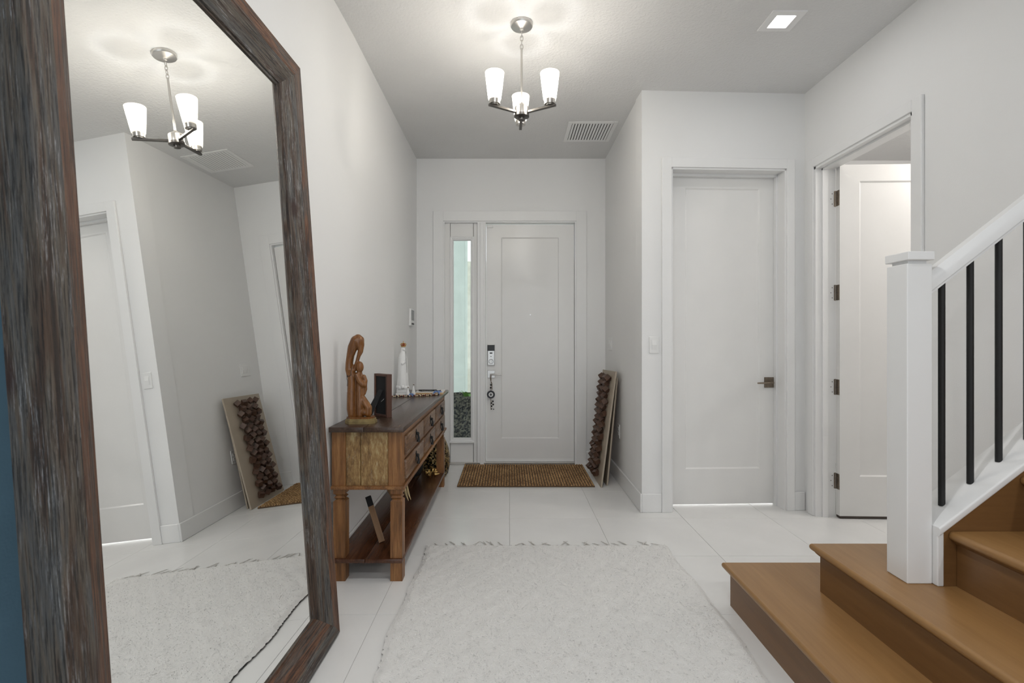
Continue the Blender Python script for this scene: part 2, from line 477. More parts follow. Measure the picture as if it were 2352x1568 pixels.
def ring(bm, c, R, r, seg=20, sub=8, axis='z', sx=1.0, sy=1.0, mi=0):
    """torus"""
    vs = []
    for i in range(seg):
        a = 2 * math.pi * i / seg
        row = []
        for j in range(sub):
            t = 2 * math.pi * j / sub
            q = ((R + r * math.cos(t)) * math.cos(a) * sx, (R + r * math.cos(t)) * math.sin(a) * sy, r * math.sin(t))
            if axis == 'x': q = (q[2], q[0], q[1])
            if axis == 'y': q = (q[0], q[2], q[1])
            row.append(bm.verts.new(Vector(q) + Vector(c)))
        vs.append(row)
    for i in range(seg):
        for j in range(sub):
            f = bm.faces.new((vs[i][j], vs[(i + 1) % seg][j], vs[(i + 1) % seg][(j + 1) % sub], vs[i][(j + 1) % sub]))
            f.material_index = mi
    return bm

def xform(bm, M):
    bmesh.ops.transform(bm, matrix=M, verts=bm.verts)
    return bm

# ================================================================== THE SETTING
CEIL = 3.05
XL, YF, XA = -0.921, 4.95, 0.961          # left wall, far wall, right side of the door alcove
YC0, YC1, XR = 3.59, 3.64, 2.17           # closet wall (slightly skewed) and stair-side wall
P_T = 0.607                               # tile pitch

# floor: slab of grout with one object per tile
bm = B(); box(bm, -3.2, 4.6, -6.6, 5.0, -0.12, -0.003)
floor = obj('floor', bm, 'grout'); tag(floor, 'pale square porcelain tile floor with thin grey joints', 'floor', kind='structure')
bm = B(); g = 0.0011
box(bm, g, P_T - g, g, P_T - g, -0.012, 0.0, bev=0.0007)
tile_me = None
for i in range(-3, 7):
    for j in range(-5, 5):
        x0 = 0.004 + i * P_T; y0 = 2.257 + j * P_T
        if x0 < -1.3 or x0 > 3.9: continue
        if tile_me is None:
            t = obj('tile', bm, 'porcelain_tile', floor, w=False); tile_me = t.data
        else:
            t = bpy.data.objects.new('tile', tile_me); COL.objects.link(t); t.parent = floor
        t.location = (x0, y0, 0)

# ceiling
bm = B(); box(bm, -3.3, 4.6, -6.6, 5.2, CEIL, CEIL + 0.15)
tag(obj('ceiling', bm, 'ceiling_paint'), 'white knockdown-textured ceiling', 'ceiling', kind='structure')

# left wall, a touch out of true behind the mirror
bm = B()
inner = [(XL, 5.05), (XL, 2.95), (-0.928, 2.65), (-0.950, 2.35), (-0.976, 2.08), (-1.045, 1.35)]
prism(bm, inner + [(-1.25, 1.35), (-1.25, 5.05)], -0.1, CEIL)
tag(obj('wall_left', bm, 'wall_paint', smooth=20), 'plain white wall on the left behind the leaning mirror and console', 'wall', kind='structure')
bm = B(); prism(bm, [(-1.045, 1.35), (-1.16, 0.15), (-1.32, 0.15), (-1.25, 1.35)], -0.1, CEIL)  # blue colour stands in for the shaded gap behind the mirror
tag(obj('wall_left_gap_shade', bm, 'gap_shade_blue'), 'wall end left of the mirror, coloured with the blue shade of the gap', 'wall', kind='structure')

# far wall with the front-door opening (door + sidelight)
def fx(px): return (px - 1169) / F_PX * YF
def fh(py): return EYE - (py - 779) / F_PX * YF
OX0, OX1, OH = fx(1018), fx(1324), fh(508)
bm = B()
box(bm, XL - 0.2, OX0, YF, YF + 0.16, -0.1, CEIL); box(bm, OX1, XA + 0.2, YF, YF + 0.16, -0.1, CEIL)
box(bm, OX0, OX1, YF, YF + 0.16, OH, CEIL)
tag(obj('wall_far', bm, 'wall_paint'), 'white wall around the front door at the end of the hall', 'wall', kind='structure')

# right side of the alcove
bm = B(); box(bm, XA, XA + 0.12, YC0 + 0.12, YF + 0.16, -0.1, CEIL)
tag(obj('wall_alcove', bm, 'wall_paint'), 'narrow white side wall where the boards lean beside the front door', 'wall', kind='structure')

# closet wall in its own frame: u along the wall, v into the wall
SK = math.atan2(YC1 - YC0, XR - XA)
MC = Matrix.Translation((XA, YC0, 0)) @ Matrix.Rotation(SK, 4, 'Z')
def cu(px):            # picture column to u on the closet wall face
    k = (px - 1169) / F_PX; s = math.tan(SK)
    x = k * (YC0 - XA * s) / (1 - k * s)
    return (x - XA) / math.cos(SK)
CU0, CU1, CH = cu(1541), cu(1805), 2.494
bm = B()
box(bm, 0, CU0, 0, 0.15, -0.1, CEIL); box(bm, CU1, (XR - XA) / math.cos(SK) + 0.06, 0, 0.15, -0.1, CEIL)
box(bm, CU0, CU1, 0, 0.15, CH, CEIL); xform(bm, MC)
tag(obj('wall_closet', bm, 'wall_paint'), 'white wall holding the closed closet door', 'wall', kind='structure')

# stair-side wall with the open doorway
DY0, DY1, DH = 2.655, 3.515, 2.468
bm = B(); WT = 0.128
box(bm, XR, XR + WT, 1.888, DY0, -0.1, CEIL); box(bm, XR, XR + WT, DY1, 5.1, -0.1, CEIL)
box(bm, XR, XR + WT, DY0, DY1, DH, CEIL)
tag(obj('wall_right', bm, 'wall_paint'), 'white wall on the right with the open doorway beside the stairs', 'wall', kind='structure')
bm = B(); box(bm, XR + WT, 4.4, 1.88, 2.0, -0.1, CEIL)
tag(obj('wall_stairwell', bm, 'wall_paint'), 'white wall enclosing the upper stair flight', 'wall', kind='structure')
# room behind the open door
bm = B(); box(bm, 4.3, 4.4, 2.0, 5.1, -0.1, CEIL)
tag(obj('wall_side_room_right', bm, 'wall_paint'), 'far white wall of the room behind the open door', 'wall', kind='structure')
bm = B(); box(bm, XR + WT, 4.4, 5.0, 5.1, -0.1, CEIL)
tag(obj('wall_side_room_back', bm, 'wall_paint'), 'white end wall of the room behind the open door', 'wall', kind='structure')
bm = B(); box(bm, XA + 0.12, XR, 4.55, 4.65, -0.1, CEIL)
tag(obj('wall_closet_back', bm, 'wall_paint'), 'white wall at the back of the closet', 'wall', kind='structure')

# living area behind the camera, open to the light through wide glazing at its end
bm = B(); box(bm, -3.2, -1.16, 0.0, 0.15, -0.1, CEIL)
tag(obj('wall_living_return', bm, 'wall_paint'), 'white wall return behind the camera on the left', 'wall', kind='structure')
bm = B(); box(bm, -3.3, -3.2, -6.6, 0.15, -0.1, CEIL)
tag(obj('wall_living_left', bm, 'wall_paint'), 'left wall of the living area behind the camera', 'wall', kind='structure')
bm = B(); box(bm, 4.4, 4.5, -6.6, 2.0, -0.1, CEIL)
tag(obj('wall_living_right', bm, 'wall_paint'), 'right wall of the living area behind the camera', 'wall', kind='structure')
bm = B(); box(bm, -3.3, -1.4, -6.7, -6.6, -0.1, CEIL); box(bm, 3.9, 4.5, -6.7, -6.6, -0.1, CEIL); box(bm, -1.4, 3.9, -6.7, -6.6, 2.75, CEIL)
tag(obj('wall_living_back', bm, 'wall_paint'), 'glazed end wall of the living area behind the camera', 'wall', kind='structure')

# ---- trims
def trim(n, label):
    return thing('trim_%d' % n, label, 'trim', kind='structure')

# front door casing
T1 = trim(1, 'wide flat white casing around the front door and its sidelight')
cw = 0.098; ct = 0.018
bm = B(); box(bm, OX0 - cw, OX0 + 0.002, YF - ct, YF, 0, OH + cw, bev=0.002); obj('side_casing', bm, 'trim_paint', T1)
bm = B(); box(bm, OX1 - 0.002, OX1 + cw, YF - ct, YF, 0, OH + cw, bev=0.002); obj('side_casing', bm, 'trim_paint', T1)
bm = B(); box(bm, OX0 + 0.002, OX1 - 0.002, YF - ct, YF, OH, OH + cw, bev=0.002); obj('head_casing', bm, 'trim_paint', T1)
JX0, JX1, JH = fx(1021), fx(1320.5), fh(511)
bm = B(); box(bm, OX0, JX0, YF - 0.006, YF + 0.15, 0, JH); box(bm, JX1, OX1, YF - 0.006, YF + 0.15, 0, JH)
box(bm, OX0, OX1, YF - 0.006, YF + 0.15, JH, OH); obj('jamb', bm, 'trim_paint', T1)
MX0, MX1 = fx(1096.5), fx(1115.5)
bm = B(); box(bm, MX0, MX1, YF - 0.006, YF + 0.12, 0, JH, bev=0.002); box(bm, MX0 + 0.026, MX1 - 0.018, YF - 0.014, YF, 0, JH, bev=0.003)
obj('mullion', bm, 'trim_paint', T1)
bm = B(); box(bm, JX0, JX1, YF - 0.01, YF + 0.15, 0, 0.022, bev=0.004); obj('threshold', bm, 'nickel', T1)

# closet casing
T2 = trim(2, 'flat white casing around the closet door')
cw2 = 0.07
bm = xform(box(B(), CU0 - cw2, CU0, -ct, 0, 0, CH + cw2, bev=0.002), MC); obj('side_casing', bm, 'trim_paint', T2)
bm = xform(box(B(), CU1, CU1 + cw2 - 0.012, -ct, 0, 0, CH + cw2, bev=0.002), MC); obj('side_casing', bm, 'trim_paint', T2)
bm = xform(box(B(), CU0, CU1, -ct, 0, CH, CH + cw2, bev=0.002), MC); obj('head_casing', bm, 'trim_paint', T2)
bm = B()
for (a, b2) in ((CU0 - 0.004, CU0 + 0.012), (CU1 - 0.012, CU1 + 0.004)): box(bm, a, b2, -0.006, 0.15, 0, CH)
box(bm, CU0, CU1, -0.006, 0.15, CH - 0.012, CH + 0.004)
box(bm, CU0 + 0.012, CU0 + 0.024, 0.085, 0.118, 0, CH - 0.012); box(bm, CU1 - 0.024, CU1 - 0.012, 0.085, 0.118, 0, CH - 0.012)
box(bm, CU0 + 0.012, CU1 - 0.012, 0.085, 0.118, CH - 0.03, CH - 0.012)
obj('jamb', xform(bm, MC), 'trim_paint', T2)

# open doorway casing
T3 = trim(3, 'white casing around the open doorway beside the stairs')
cw3 = 0.064
bm = B(); box(bm, XR - ct, XR, DY0 - cw3, DY0, 0, DH + cw3, bev=0.003); obj('side_casing', bm, 'trim_paint', T3)
bm = B(); box(bm, XR - ct, XR, DY1, DY1 + cw3, 0, DH + cw3, bev=0.003); obj('side_casing', bm, 'trim_paint', T3)
bm = B(); box(bm, XR - ct, XR, DY0, DY1, DH, DH + cw3, bev=0.003); obj('head_casing', bm, 'trim_paint', T3)
bm = B()
for (a, b2) in ((DY0 - 0.004, DY0 + 0.016), (DY1 - 0.016, DY1 + 0.004)): box(bm, XR - 0.008, XR + WT + 0.004, a, b2, 0, DH)
box(bm, XR - 0.008, XR + WT + 0.004, DY0, DY1, DH - 0.016, DH + 0.004)
box(bm, XR + 0.035, XR + 0.075, DY1 - 0.028, DY1 - 0.016, 0, DH - 0.016)
box(bm, XR + 0.035, XR + 0.075, DY0 + 0.016, DY0 + 0.028, 0, DH - 0.016)
box(bm, XR + 0.035, XR + 0.075, DY0 + 0.016, DY1 - 0.016, DH - 0.028, DH - 0.016)
obj('jamb', bm, 'trim_paint', T3)

# baseboards
BBH, BBT = 0.135, 0.014
def bb(name, bm, label): tag(obj(name, bm, 'trim_paint'), label, 'baseboard', kind='structure')
def bbx(bm, x0, x1, y0, y1): return box(bm, x0, x1, y0, y1, 0, BBH, bev=0.004)
bb('baseboard_left', bbx(B(), XL, XL + BBT, 2.5, YF), 'white baseboard along the left wall behind the console table')
bm = bbx(B(), XL, OX0 - cw, YF - BBT, YF); bbx(bm, OX1 + cw, XA, YF - BBT, YF)
bb('baseboard_far', bm, 'white baseboard beside the front door casing')
bb('baseboard_alcove', bbx(B(), XA - BBT, XA, YC0 - 0.014, YF), 'white baseboard below the leaning boards')
bm = bbx(B(), -0.0, CU0 - cw2, -BBT, 0); bbx(bm, CU1 + cw2 - 0.012, (XR - XA) / math.cos(SK) - 0.005, -BBT, 0); xform(bm, MC)
bb('baseboard_closet', bm, 'white baseboard either side of the closet door')
bm = bbx(B(), XR - BBT, XR, 1.9, DY0 - cw3)
bb('baseboard_right', bm, 'white baseboard behind the stair railing')

# ---- doors
def door_leaf(root, w, h, t, px0, px1, pz0, pz1, mat='door_paint'):
    """flat shaker leaf: frame ring with chamfered panel edge, recessed panel; local x along leaf, y into leaf, z up"""
    bm = B(); c = 0.010; d = 0.009
    def quadring(a, b2):
        for i in range(4):
            f = bm.faces.new((a[i], a[(i + 1) % 4], b2[(i + 1) % 4], b2[i]))
    def rect(x0, x1, z0, z1, y): return [bm.verts.new(p) for p in ((x0, y, z0), (x1, y, z0), (x1, y, z1), (x0, y, z1))]
    for sgn, yf in ((1, 0.0), (-1, t)):
        o1 = rect(0, w, 0, h, yf); i1 = rect(px0, px1, pz0, pz1, yf); i2 = rect(px0 + c, px1 - c, pz0 + c, pz1 - c, yf + sgn * d)
        quadring(o1, i1); quadring(i1, i2)
        if sgn == 1: fo = o1
        else: bo = o1
    quadring(fo, bo)
    bmesh.ops.recalc_face_normals(bm, faces=bm.faces)
    obj('leaf_frame', bm, mat, root, w=False)
    bm = B(); box(bm, px0 + c - 0.001, px1 - c + 0.001, d, t - d, pz0 + c - 0.001, pz1 - c + 0.001)
    obj('panel', bm, mat, root, w=False)

def lever(root, x, z, toward, mat, plate=0.064, length=0.10, y=0.0):
    bm = B(); box(bm, x - plate / 2, x + plate / 2, y - 0.009, y, z - plate / 2, z + plate / 2, bev=0.002)
    pl = obj('rosette', bm, mat, root, w=False)
    bm = B(); tube(bm, [(x, y - 0.008, z), (x, y - 0.052, z)], 0.0105, 14)
    tube(bm, [(x, y - 0.045, z), (x + toward * 0.02, y - 0.050, z), (x + toward * length, y - 0.050, z - 0.002)], [0.0095, 0.0085, 0.0055], 12)
    obj('lever', bm, mat, pl, w=False, smooth=40)

# front door
D1 = thing('door_1', 'white single-panel front door with electronic lock', 'door', (fx(1116.5), YF + 0.035, 0.024), kind='structure')
dw = fx(1319.5) - fx(1116.5); dh = fh(514.5) - 0.024
KD = (YF + 0.035) / F_PX
door_leaf(D1, dw, dh, 0.045, fx(1151) - fx(1116.5), fx(1284.5) - fx(1116.5), fh(1008) - 0.024, fh(543.5) - 0.024)
lx = fx(1127.8) - fx(1116.5)
bm = B(); box(bm, lx - 0.036, lx + 0.036, -0.026, 0, fh(839) - 0.024, fh(790.5) - 0.024, bev=0.005, seg=2)
dl = obj('deadbolt', bm, 'chrome', D1, w=False)
bm = B(); box(bm, lx - 0.035, lx + 0.035, -0.0275, -0.004, fh(806) - 0.024, fh(791.5) - 0.024, bev=0.003); obj('keypad_cover', bm, 'black_plastic', dl, w=False)
bm = B(); box(bm, lx - 0.014, lx + 0.014, -0.0275, -0.02, fh(812) - 0.024, fh(809.3) - 0.024, bev=0.0015)
obj('indicator_slot', bm, 'black_plastic', dl, w=False)
bm = B(); ring(bm, (lx, -0.026, fh(830) - 0.024), 0.022, 0.002, axis='y'); obj('turn_ring', bm, 'dark_nickel', dl, w=False, smooth=60)
bm = xform(box(B(), -0.0055, 0.0055, -0.012, 0.002, -0.021, 0.021, bev=0.002), Matrix.Translation((lx, -0.026, fh(830) - 0.024)) @ Matrix.Rotation(0.45, 4, 'Y'))
obj('thumb_turn', bm, 'nickel', dl, w=False)
bm = B(); ball(bm, (lx, -0.026, fh(818.5) - 0.024), 0.0045, 2); obj('lock_dot', bm, 'black_plastic', dl, w=False, smooth=60)
lever(D1, lx, fh(859.5) - 0.024, 1, 'chrome', 0.074, 0.105)
bm = B(); tube(bm, [(fx(1218.6) - fx(1116.5), 0.012, fh(722) - 0.024), (fx(1218.6) - fx(1116.5), -0.003 + 0.009, fh(722) - 0.024)], 0.007, 14)
obj('peephole', bm, 'chrome', D1, w=False)
bm = B(); box(bm, 0.006, 0.07, -0.012, 0, dh - 0.03, dh - 0.006, bev=0.003); obj('alarm_sensor', bm, 'white_plastic', D1, w=False)
bm = B(); box(bm, 0.0, dw, -0.003, 0, 0, 0.028); obj('bottom_strip', bm, 'white_plastic', D1, w=False)

# sidelight
W1 = thing('window_1', 'tall narrow glazed sidelight left of the front door', 'window', (fx(1021), YF + 0.03, 0.0), kind='structure')
sx = lambda px: fx(px) - fx(1021)
s0, s1 = 0.0, sx(1096.5)
g0, g1, gz0, gz1 = sx(1041) , sx(1080.5), fh(1006.5), fh(551)
o0, o1, oz0, oz1 = sx(1033), sx(1087.5), fh(1015), fh(542.5)
bm = B()
box(bm, s0, o0 + 0.004, 0, 0.045, 0.022, JH); box(bm, o1 - 0.004, s1, 0, 0.045, 0.022, JH)
box(bm, o0, o1, 0, 0.045, 0.022, oz0 + 0.004); box(bm, o0, o1, 0, 0.045, oz1 - 0.004, JH)
obj('sash', bm, 'door_paint', W1, w=False)
def stop_ring(x0, x1, z0, z1, X0, X1, Z0, Z1):
    """moulded glazing stop with a stepped profile"""
    bm = B()
    prof = [(0.0, 0.0), (0.0, -0.012), (0.25, -0.014), (0.45, -0.012), (0.5, -0.007), (0.75, -0.007), (1.0, 0.006), (1.0, 0.02)]
    rows = []
    for t2, y in prof:
        a = [X0 + (x0 - X0) * t2, X1 + (x1 - X1) * t2, Z0 + (z0 - Z0) * t2, Z1 + (z1 - Z1) * t2]
        rows.append([bm.verts.new(p) for p in ((a[0], y, a[2]), (a[1], y, a[2]), (a[1], y, a[3]), (a[0], y, a[3]))])
    for r0, r1 in zip(rows[:-1], rows[1:]):
        for i in range(4): bm.faces.new((r0[i], r0[(i + 1) % 4], r1[(i + 1) % 4], r1[i]))
    bmesh.ops.recalc_face_normals(bm, faces=bm.faces)
    return bm
obj('glazing_stop', stop_ring(g0, g1, gz0, gz1, o0, o1, oz0, oz1), 'trim_paint', W1, w=False)
bm = B(); box(bm, o0 - 0.006, o1 + 0.006, -0.03, 0, oz0 - 0.012, oz0 + 0.006, bev=0.005, seg=2); obj('window_sill', bm, 'trim_paint', W1, w=False)
bm = B(); box(bm, g0 - 0.005, g1 + 0.005, 0.016, 0.022, gz0 - 0.005, gz1 + 0.005); obj('pane', bm, 'clear_glass', W1, w=False)

# closet door
DREC = 0.12
D2 = thing('door_2', 'closed white closet door with dark bronze lever', 'door', kind='structure')
D2.matrix_world = MC @ Matrix.Translation((CU0 + 0.014, DREC, 0.012))
D2.location = (MC @ Vector((CU0 + 0.014, DREC, 0.012)))[:]; D2.rotation_euler = (0, 0, SK)
cdw = CU1 - CU0 - 0.028; cdh = CH - 0.012 - 0.014
KC = F_PX / (YC0 + DREC + 0.03)
def dux(px): return (px - 1169) / KC - (D2.location.x)
def duz(py): return EYE - (py - 779) / KC - 0.012
door_leaf(D2, cdw, cdh, 0.04, dux(1572.5), dux(1746), duz(1076), duz(433))
lever(D2, dux(1768.5), duz(878), -1, 'bronze', 0.078, 0.115)

# open door
D3 = thing('door_3', 'white panelled door standing open behind the newel post', 'door', (XR + WT + 0.006, 3.456, 0.02), kind='structure', rot=(0, 0, -0.035))
door_leaf(D3, 0.82, 2.445, 0.042, 0.135, 0.69, 0.275, 2.33)
bm = B(); box(bm, 0.001, 0.819, 0.002, 0.040, -0.016, 0.0); obj('bottom_strip', bm, 'dark_gap', D3, w=False)  # dark strip in place of the shade under the open leaf
for hz in (2.239, 1.578, 0.915, 0.255):
    z = hz - 0.02
    bm = B()
    box(bm, -0.0022, 0.0005, 0.004, 0.040, z - 0.054, z + 0.054, bev=0.0004)
    h = obj('hinge', bm, 'bronze', D3, w=False)
    bm = B(); tube(bm, [(-0.0065, 0.046, z - 0.056), (-0.0065, 0.046, z + 0.056)], 0.0062, 12)
    obj('hinge_pin', bm, 'bronze', h, w=False, smooth=40)
    bm = B(); box(bm, -0.046, -0.008, 0.0425, 0.0445, z - 0.054, z + 0.054, bev=0.0004); obj('jamb_plate', bm, 'bronze', h, w=False)
    bm = B()
    for k in range(3):
        zz = z - 0.036 + 0.036 * k
        xx = -0.027 - (0.009 if k == 1 else 0)
        tube(bm, [(xx, 0.0425, zz), (xx, 0.0415, zz)], 0.0035, 8)
        tube(bm, [(-0.0022, 0.02 + (0.008 if k == 1 else 0), zz), (-0.0030, 0.02 + (0.008 if k == 1 else 0), zz)], 0.0035, 8)
    obj('screw', bm, 'dark_nickel', h, w=False)
bm = B(); box(bm, XR + WT - 0.006, XR + WT + 0.003, DY1 - 0.012, DY1 - 0.003, 0.0, DH - 0.02)  # dark strip in the gap between leaf and jamb
obj('jamb_gap_strip', bm, 'dark_gap', T3)

# ---- ceiling fixtures
def downlight(name, x0, x1, y0, y1, label, watts):
    t = thing(name, label, 'ceiling light', ((x0 + x1) / 2, (y0 + y1) / 2, CEIL), kind=None)
    bm = B(); b0 = 0.042
    lx0, lx1, ly0, ly1 = x0 + b0, x1 - b0, y0 + b0 - 0.004, y1 - b0 + 0.010
    zc = CEIL - 0.006
    def rect(a, b2, c, d, z): return [bm.verts.new(p) for p in ((a, c, z), (b2, c, z), (b2, d, z), (a, d, z))]
    r0 = rect(x0, x1, y0, y1, CEIL - 0.0005); r1 = rect(x0 + 0.003, x1 - 0.003, y0 + 0.003, y1 - 0.003, zc)
    r2 = rect(lx0, lx1, ly0, ly1, zc); r3 = rect(lx0 + 0.004, lx1 - 0.004, ly0 + 0.004, ly1 - 0.004, CEIL - 0.0012)
    for a, b2 in ((r0, r1), (r1, r2), (r2, r3)):
        for i in range(4): bm.faces.new((a[i], a[(i + 1) % 4], b2[(i + 1) % 4], b2[i]))
    bmesh.ops.recalc_face_normals(bm, faces=bm.faces)
    for f in bm.faces: pass
    obj('trim_plate', bm, 'trim_paint', t)
    bm = B(); box(bm, lx0 + 0.003, lx1 - 0.003, ly0 + 0.003, ly1 - 0.003, CEIL - 0.0015, CEIL - 0.0008)
    obj('lens', bm, 'led_lens', t)
    ld = bpy.data.lights.new('downlight_lamp', 'AREA'); ld.energy = watts; ld.size = 0.10; ld.color = (1.0, 1.0, 1.0)
    lo = bpy.data.objects.new('downlight_lamp', ld); COL.objects.link(lo); lo.parent = t
    lo.location = (0, 0, -0.02)
    return t
downlight('recessed_downlight', 1.445, 1.638, 2.714, 2.896, 'square white recessed downlight glowing in the ceiling above the stairs', DOWNLIGHT_W)

for dx_, dy_, where in ((0.15, 1.25, 'over the near end of the white rug'), (0.15, -0.7, 'just behind the camera on the mirror side'), (2.2, -0.7, 'just behind the camera on the stair side'),
                        (0.15, -2.8, 'deep in the living area on the mirror side'), (2.2, -2.8, 'deep in the living area on the stair side')):
    downlight('recessed_downlight', dx_ - 0.097, dx_ + 0.097, dy_ - 0.091, dy_ + 0.091, 'unseen downlight added ' + where, FILL_DOWNLIGHT_W)['group'] = 'added unseen downlights'  # out-of-view lamps put in to lift rug, side walls and newel

VX0, VX1, VY0, VY1 = 0.493, 0.905, 4.10, 4.51
V = thing('air_vent', 'white louvred air vent grille in the ceiling near the front door', 'vent', ((VX0 + VX1) / 2, (VY0 + VY1) / 2, CEIL))
bm = B(); bw = 0.034; z0, z1 = CEIL - 0.007, CEIL
box(bm, VX0, VX0 + bw, VY0, VY1, z0, z1, bev=0.002); box(bm, VX1 - bw, VX1, VY0, VY1, z0, z1, bev=0.002)
box(bm, VX0 + bw, VX1 - bw, VY0, VY0 + bw, z0, z1, bev=0.002); box(bm, VX0 + bw, VX1 - bw, VY1 - bw, VY1, z0, z1, bev=0.002)
obj('frame', bm, 'white_plastic', V)
bm = B(); box(bm, VX0 + bw, VX1 - bw, VY0 + bw, VY1 - bw, CEIL - 0.0015, CEIL - 0.0005); obj('backing', bm, 'vent_dark', V)
ns = 14; pitch = (VX1 - VX0 - 2 * bw) / ns
for k in range(ns):
    xc = VX0 + bw + (k + 0.5) * pitch
    bm = xform(box(B(), -0.0084, 0.0084, VY0 + bw - 0.002, VY1 - bw + 0.002, -0.0008, 0.0008), Matrix.Translation((xc, 0, CEIL - 0.005)) @ Matrix.Rotation(0.20, 4, 'Y'))
    obj('slat', bm, 'white_plastic', V)

# ---- switches, outlet, wall panel
def switch_plate(name, label, origin, rz, gangs, cat, kindof='rocker'):
    """plate on a wall; local x along the wall, -y out of it"""
    t = thing(name, label, cat, origin, rot=(0, 0, rz))
    wd = 0.072 + 0.046 * (gangs - 1)
    bm = B(); box(bm, -wd / 2, wd / 2, -0.006, 0, -0.06, 0.06, bev=0.0025); obj('cover_plate', bm, 'white_plastic', t, w=False)
    for k in range(gangs):
        xc = (k - (gangs - 1) / 2) * 0.046
        if kindof == 'rocker':
            bm = B(); prism(bm, [(-0.0055, -0.034), (-0.0075, -0.034), (-0.0120, 0.0), (-0.0075, 0.034), (-0.0055, 0.034)], xc - 0.0165, xc + 0.0165, axis=0)
            obj('rocker', bm, 'white_plastic', t, w=False)
        else:
            for zz in (-0.02, 0.02):
                bm = B(); box(bm, xc - 0.0165, xc + 0.0165, -0.0085, -0.005, zz - 0.014, zz + 0.014, bev=0.003)
                s = obj('socket', bm, 'white_plastic', t, w=False)
                bm = B(); box(bm, xc - 0.008, xc - 0.006, -0.009, -0.008, zz - 0.004, zz + 0.006); box(bm, xc + 0.006, xc + 0.008, -0.009, -0.008, zz - 0.004, zz + 0.006)
                obj('slot', bm, 'black_plastic', s, w=False)
    return t
p = MC @ Vector((cu(1502), -0.0, EYE - (792 - 779) / 317.0))
switch_plate('light_switch', 'single white rocker light switch beside the closet door', p[:], SK, 1, 'light switch')
switch_plate('light_switch', 'three-gang white light switch on the alcove wall above the leaning boards', (XA, 4.70, 1.205), -math.pi / 2, 3, 'light switch')
switch_plate('wall_outlet', 'white wall outlet low behind the leaning boards', (XA, 4.335, 0.45), -math.pi / 2, 1, 'outlet', 'socket')

t = thing('wall_panel', 'small white alarm keypad with grey screen on the left wall', 'control panel', (XL, 4.64, 1.375))
bm = B(); box(bm, XL, XL + 0.022, 4.56, 4.72, 1.375, 1.535, bev=0.006, seg=2); obj('housing', bm, 'white_plastic', t)
bm = B(); box(bm, XL + 0.0215, XL + 0.0235, 4.58, 4.70, 1.425, 1.522, bev=0.001); obj('screen', bm, 'grey_screen', t)
bm = B()
for k in range(4): box(bm, XL + 0.0215, XL + 0.025, 4.585 + k * 0.029, 4.607 + k * 0.029, 1.386, 1.402, bev=0.002)
obj('button_row', bm, 'black_plastic', t)

# ================================================================== STAIRS
RISE = 0.193
RX = [1.04, 1.305, 1.565, 1.815]
while len(RX) < 9: RX.append(RX[-1] + 0.258)
YK0, YK1 = 1.746, 1.868        # knee wall below the railing
YN = 0.55                      # near side of the flight
S = thing('staircase', 'wooden staircase with brown treads and risers climbing to the right', 'staircase', (1.6, 1.2, 0))
ends = [2.332, 2.081] + [YK0 - 0.012] * 7
def nosed_tread(x0, x1, y0, y1, z1, far_nose):
    """tread slab with a rounded nosing along its front and, on the open steps, round its far end"""
    bm = B(); t = 0.030
    box(bm, x0, x1, y0, y1, z1 - t, z1)
    bm.normal_update(); bm.edges.ensure_lookup_table()
    es = []
    for e in bm.edges:
        a, b2 = e.verts
        mx_, my_ = (a.co.x + b2.co.x) / 2, (a.co.y + b2.co.y) / 2
        par_y = abs(a.co.y - b2.co.y) > 1e-4; par_x = abs(a.co.x - b2.co.x) > 1e-4
        if par_y and abs(mx_ - x0) < 1e-5: es.append(e)
        if far_nose and par_x and abs(my_ - y1) < 1e-5: es.append(e)
    bmesh.ops.bevel(bm, geom=es, offset=0.0135, segments=5, affect='EDGES', profile=0.5)
    return bm
for k, rx in enumerate(RX[:-1]):
    z1 = RISE * (k + 1); far = ends[k]
    back = RX[k + 1] + 0.012 + (0.42, 0.20)[k] if k < 2 else RX[k + 1] + 0.012
    bm = nosed_tread(rx - 0.028, back, YN, far + (0.03 if k < 2 else 0), z1, k < 2)
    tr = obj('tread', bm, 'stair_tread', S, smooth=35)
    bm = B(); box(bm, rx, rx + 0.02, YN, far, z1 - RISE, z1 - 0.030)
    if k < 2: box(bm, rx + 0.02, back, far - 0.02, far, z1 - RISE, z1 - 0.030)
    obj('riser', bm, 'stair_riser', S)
    bm = B()   # cove moulding tucked under the nosing
    prism(bm, [(z1 - 0.030, rx), (z1 - 0.030, rx - 0.017), (z1 - 0.037, rx - 0.012), (z1 - 0.047, rx)], YN, far + (0.012 if k < 2 else 0), axis=1)
    obj('cove_moulding', bm, 'stair_riser', S)
# carcass below the steps so the flight is solid from the side
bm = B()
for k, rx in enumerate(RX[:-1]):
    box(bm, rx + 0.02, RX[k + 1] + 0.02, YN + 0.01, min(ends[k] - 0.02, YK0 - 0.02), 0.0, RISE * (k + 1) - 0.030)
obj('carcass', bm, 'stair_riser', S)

CS = 0.768
def cap_h(x): return 0.600 + CS * (x - 1.505)
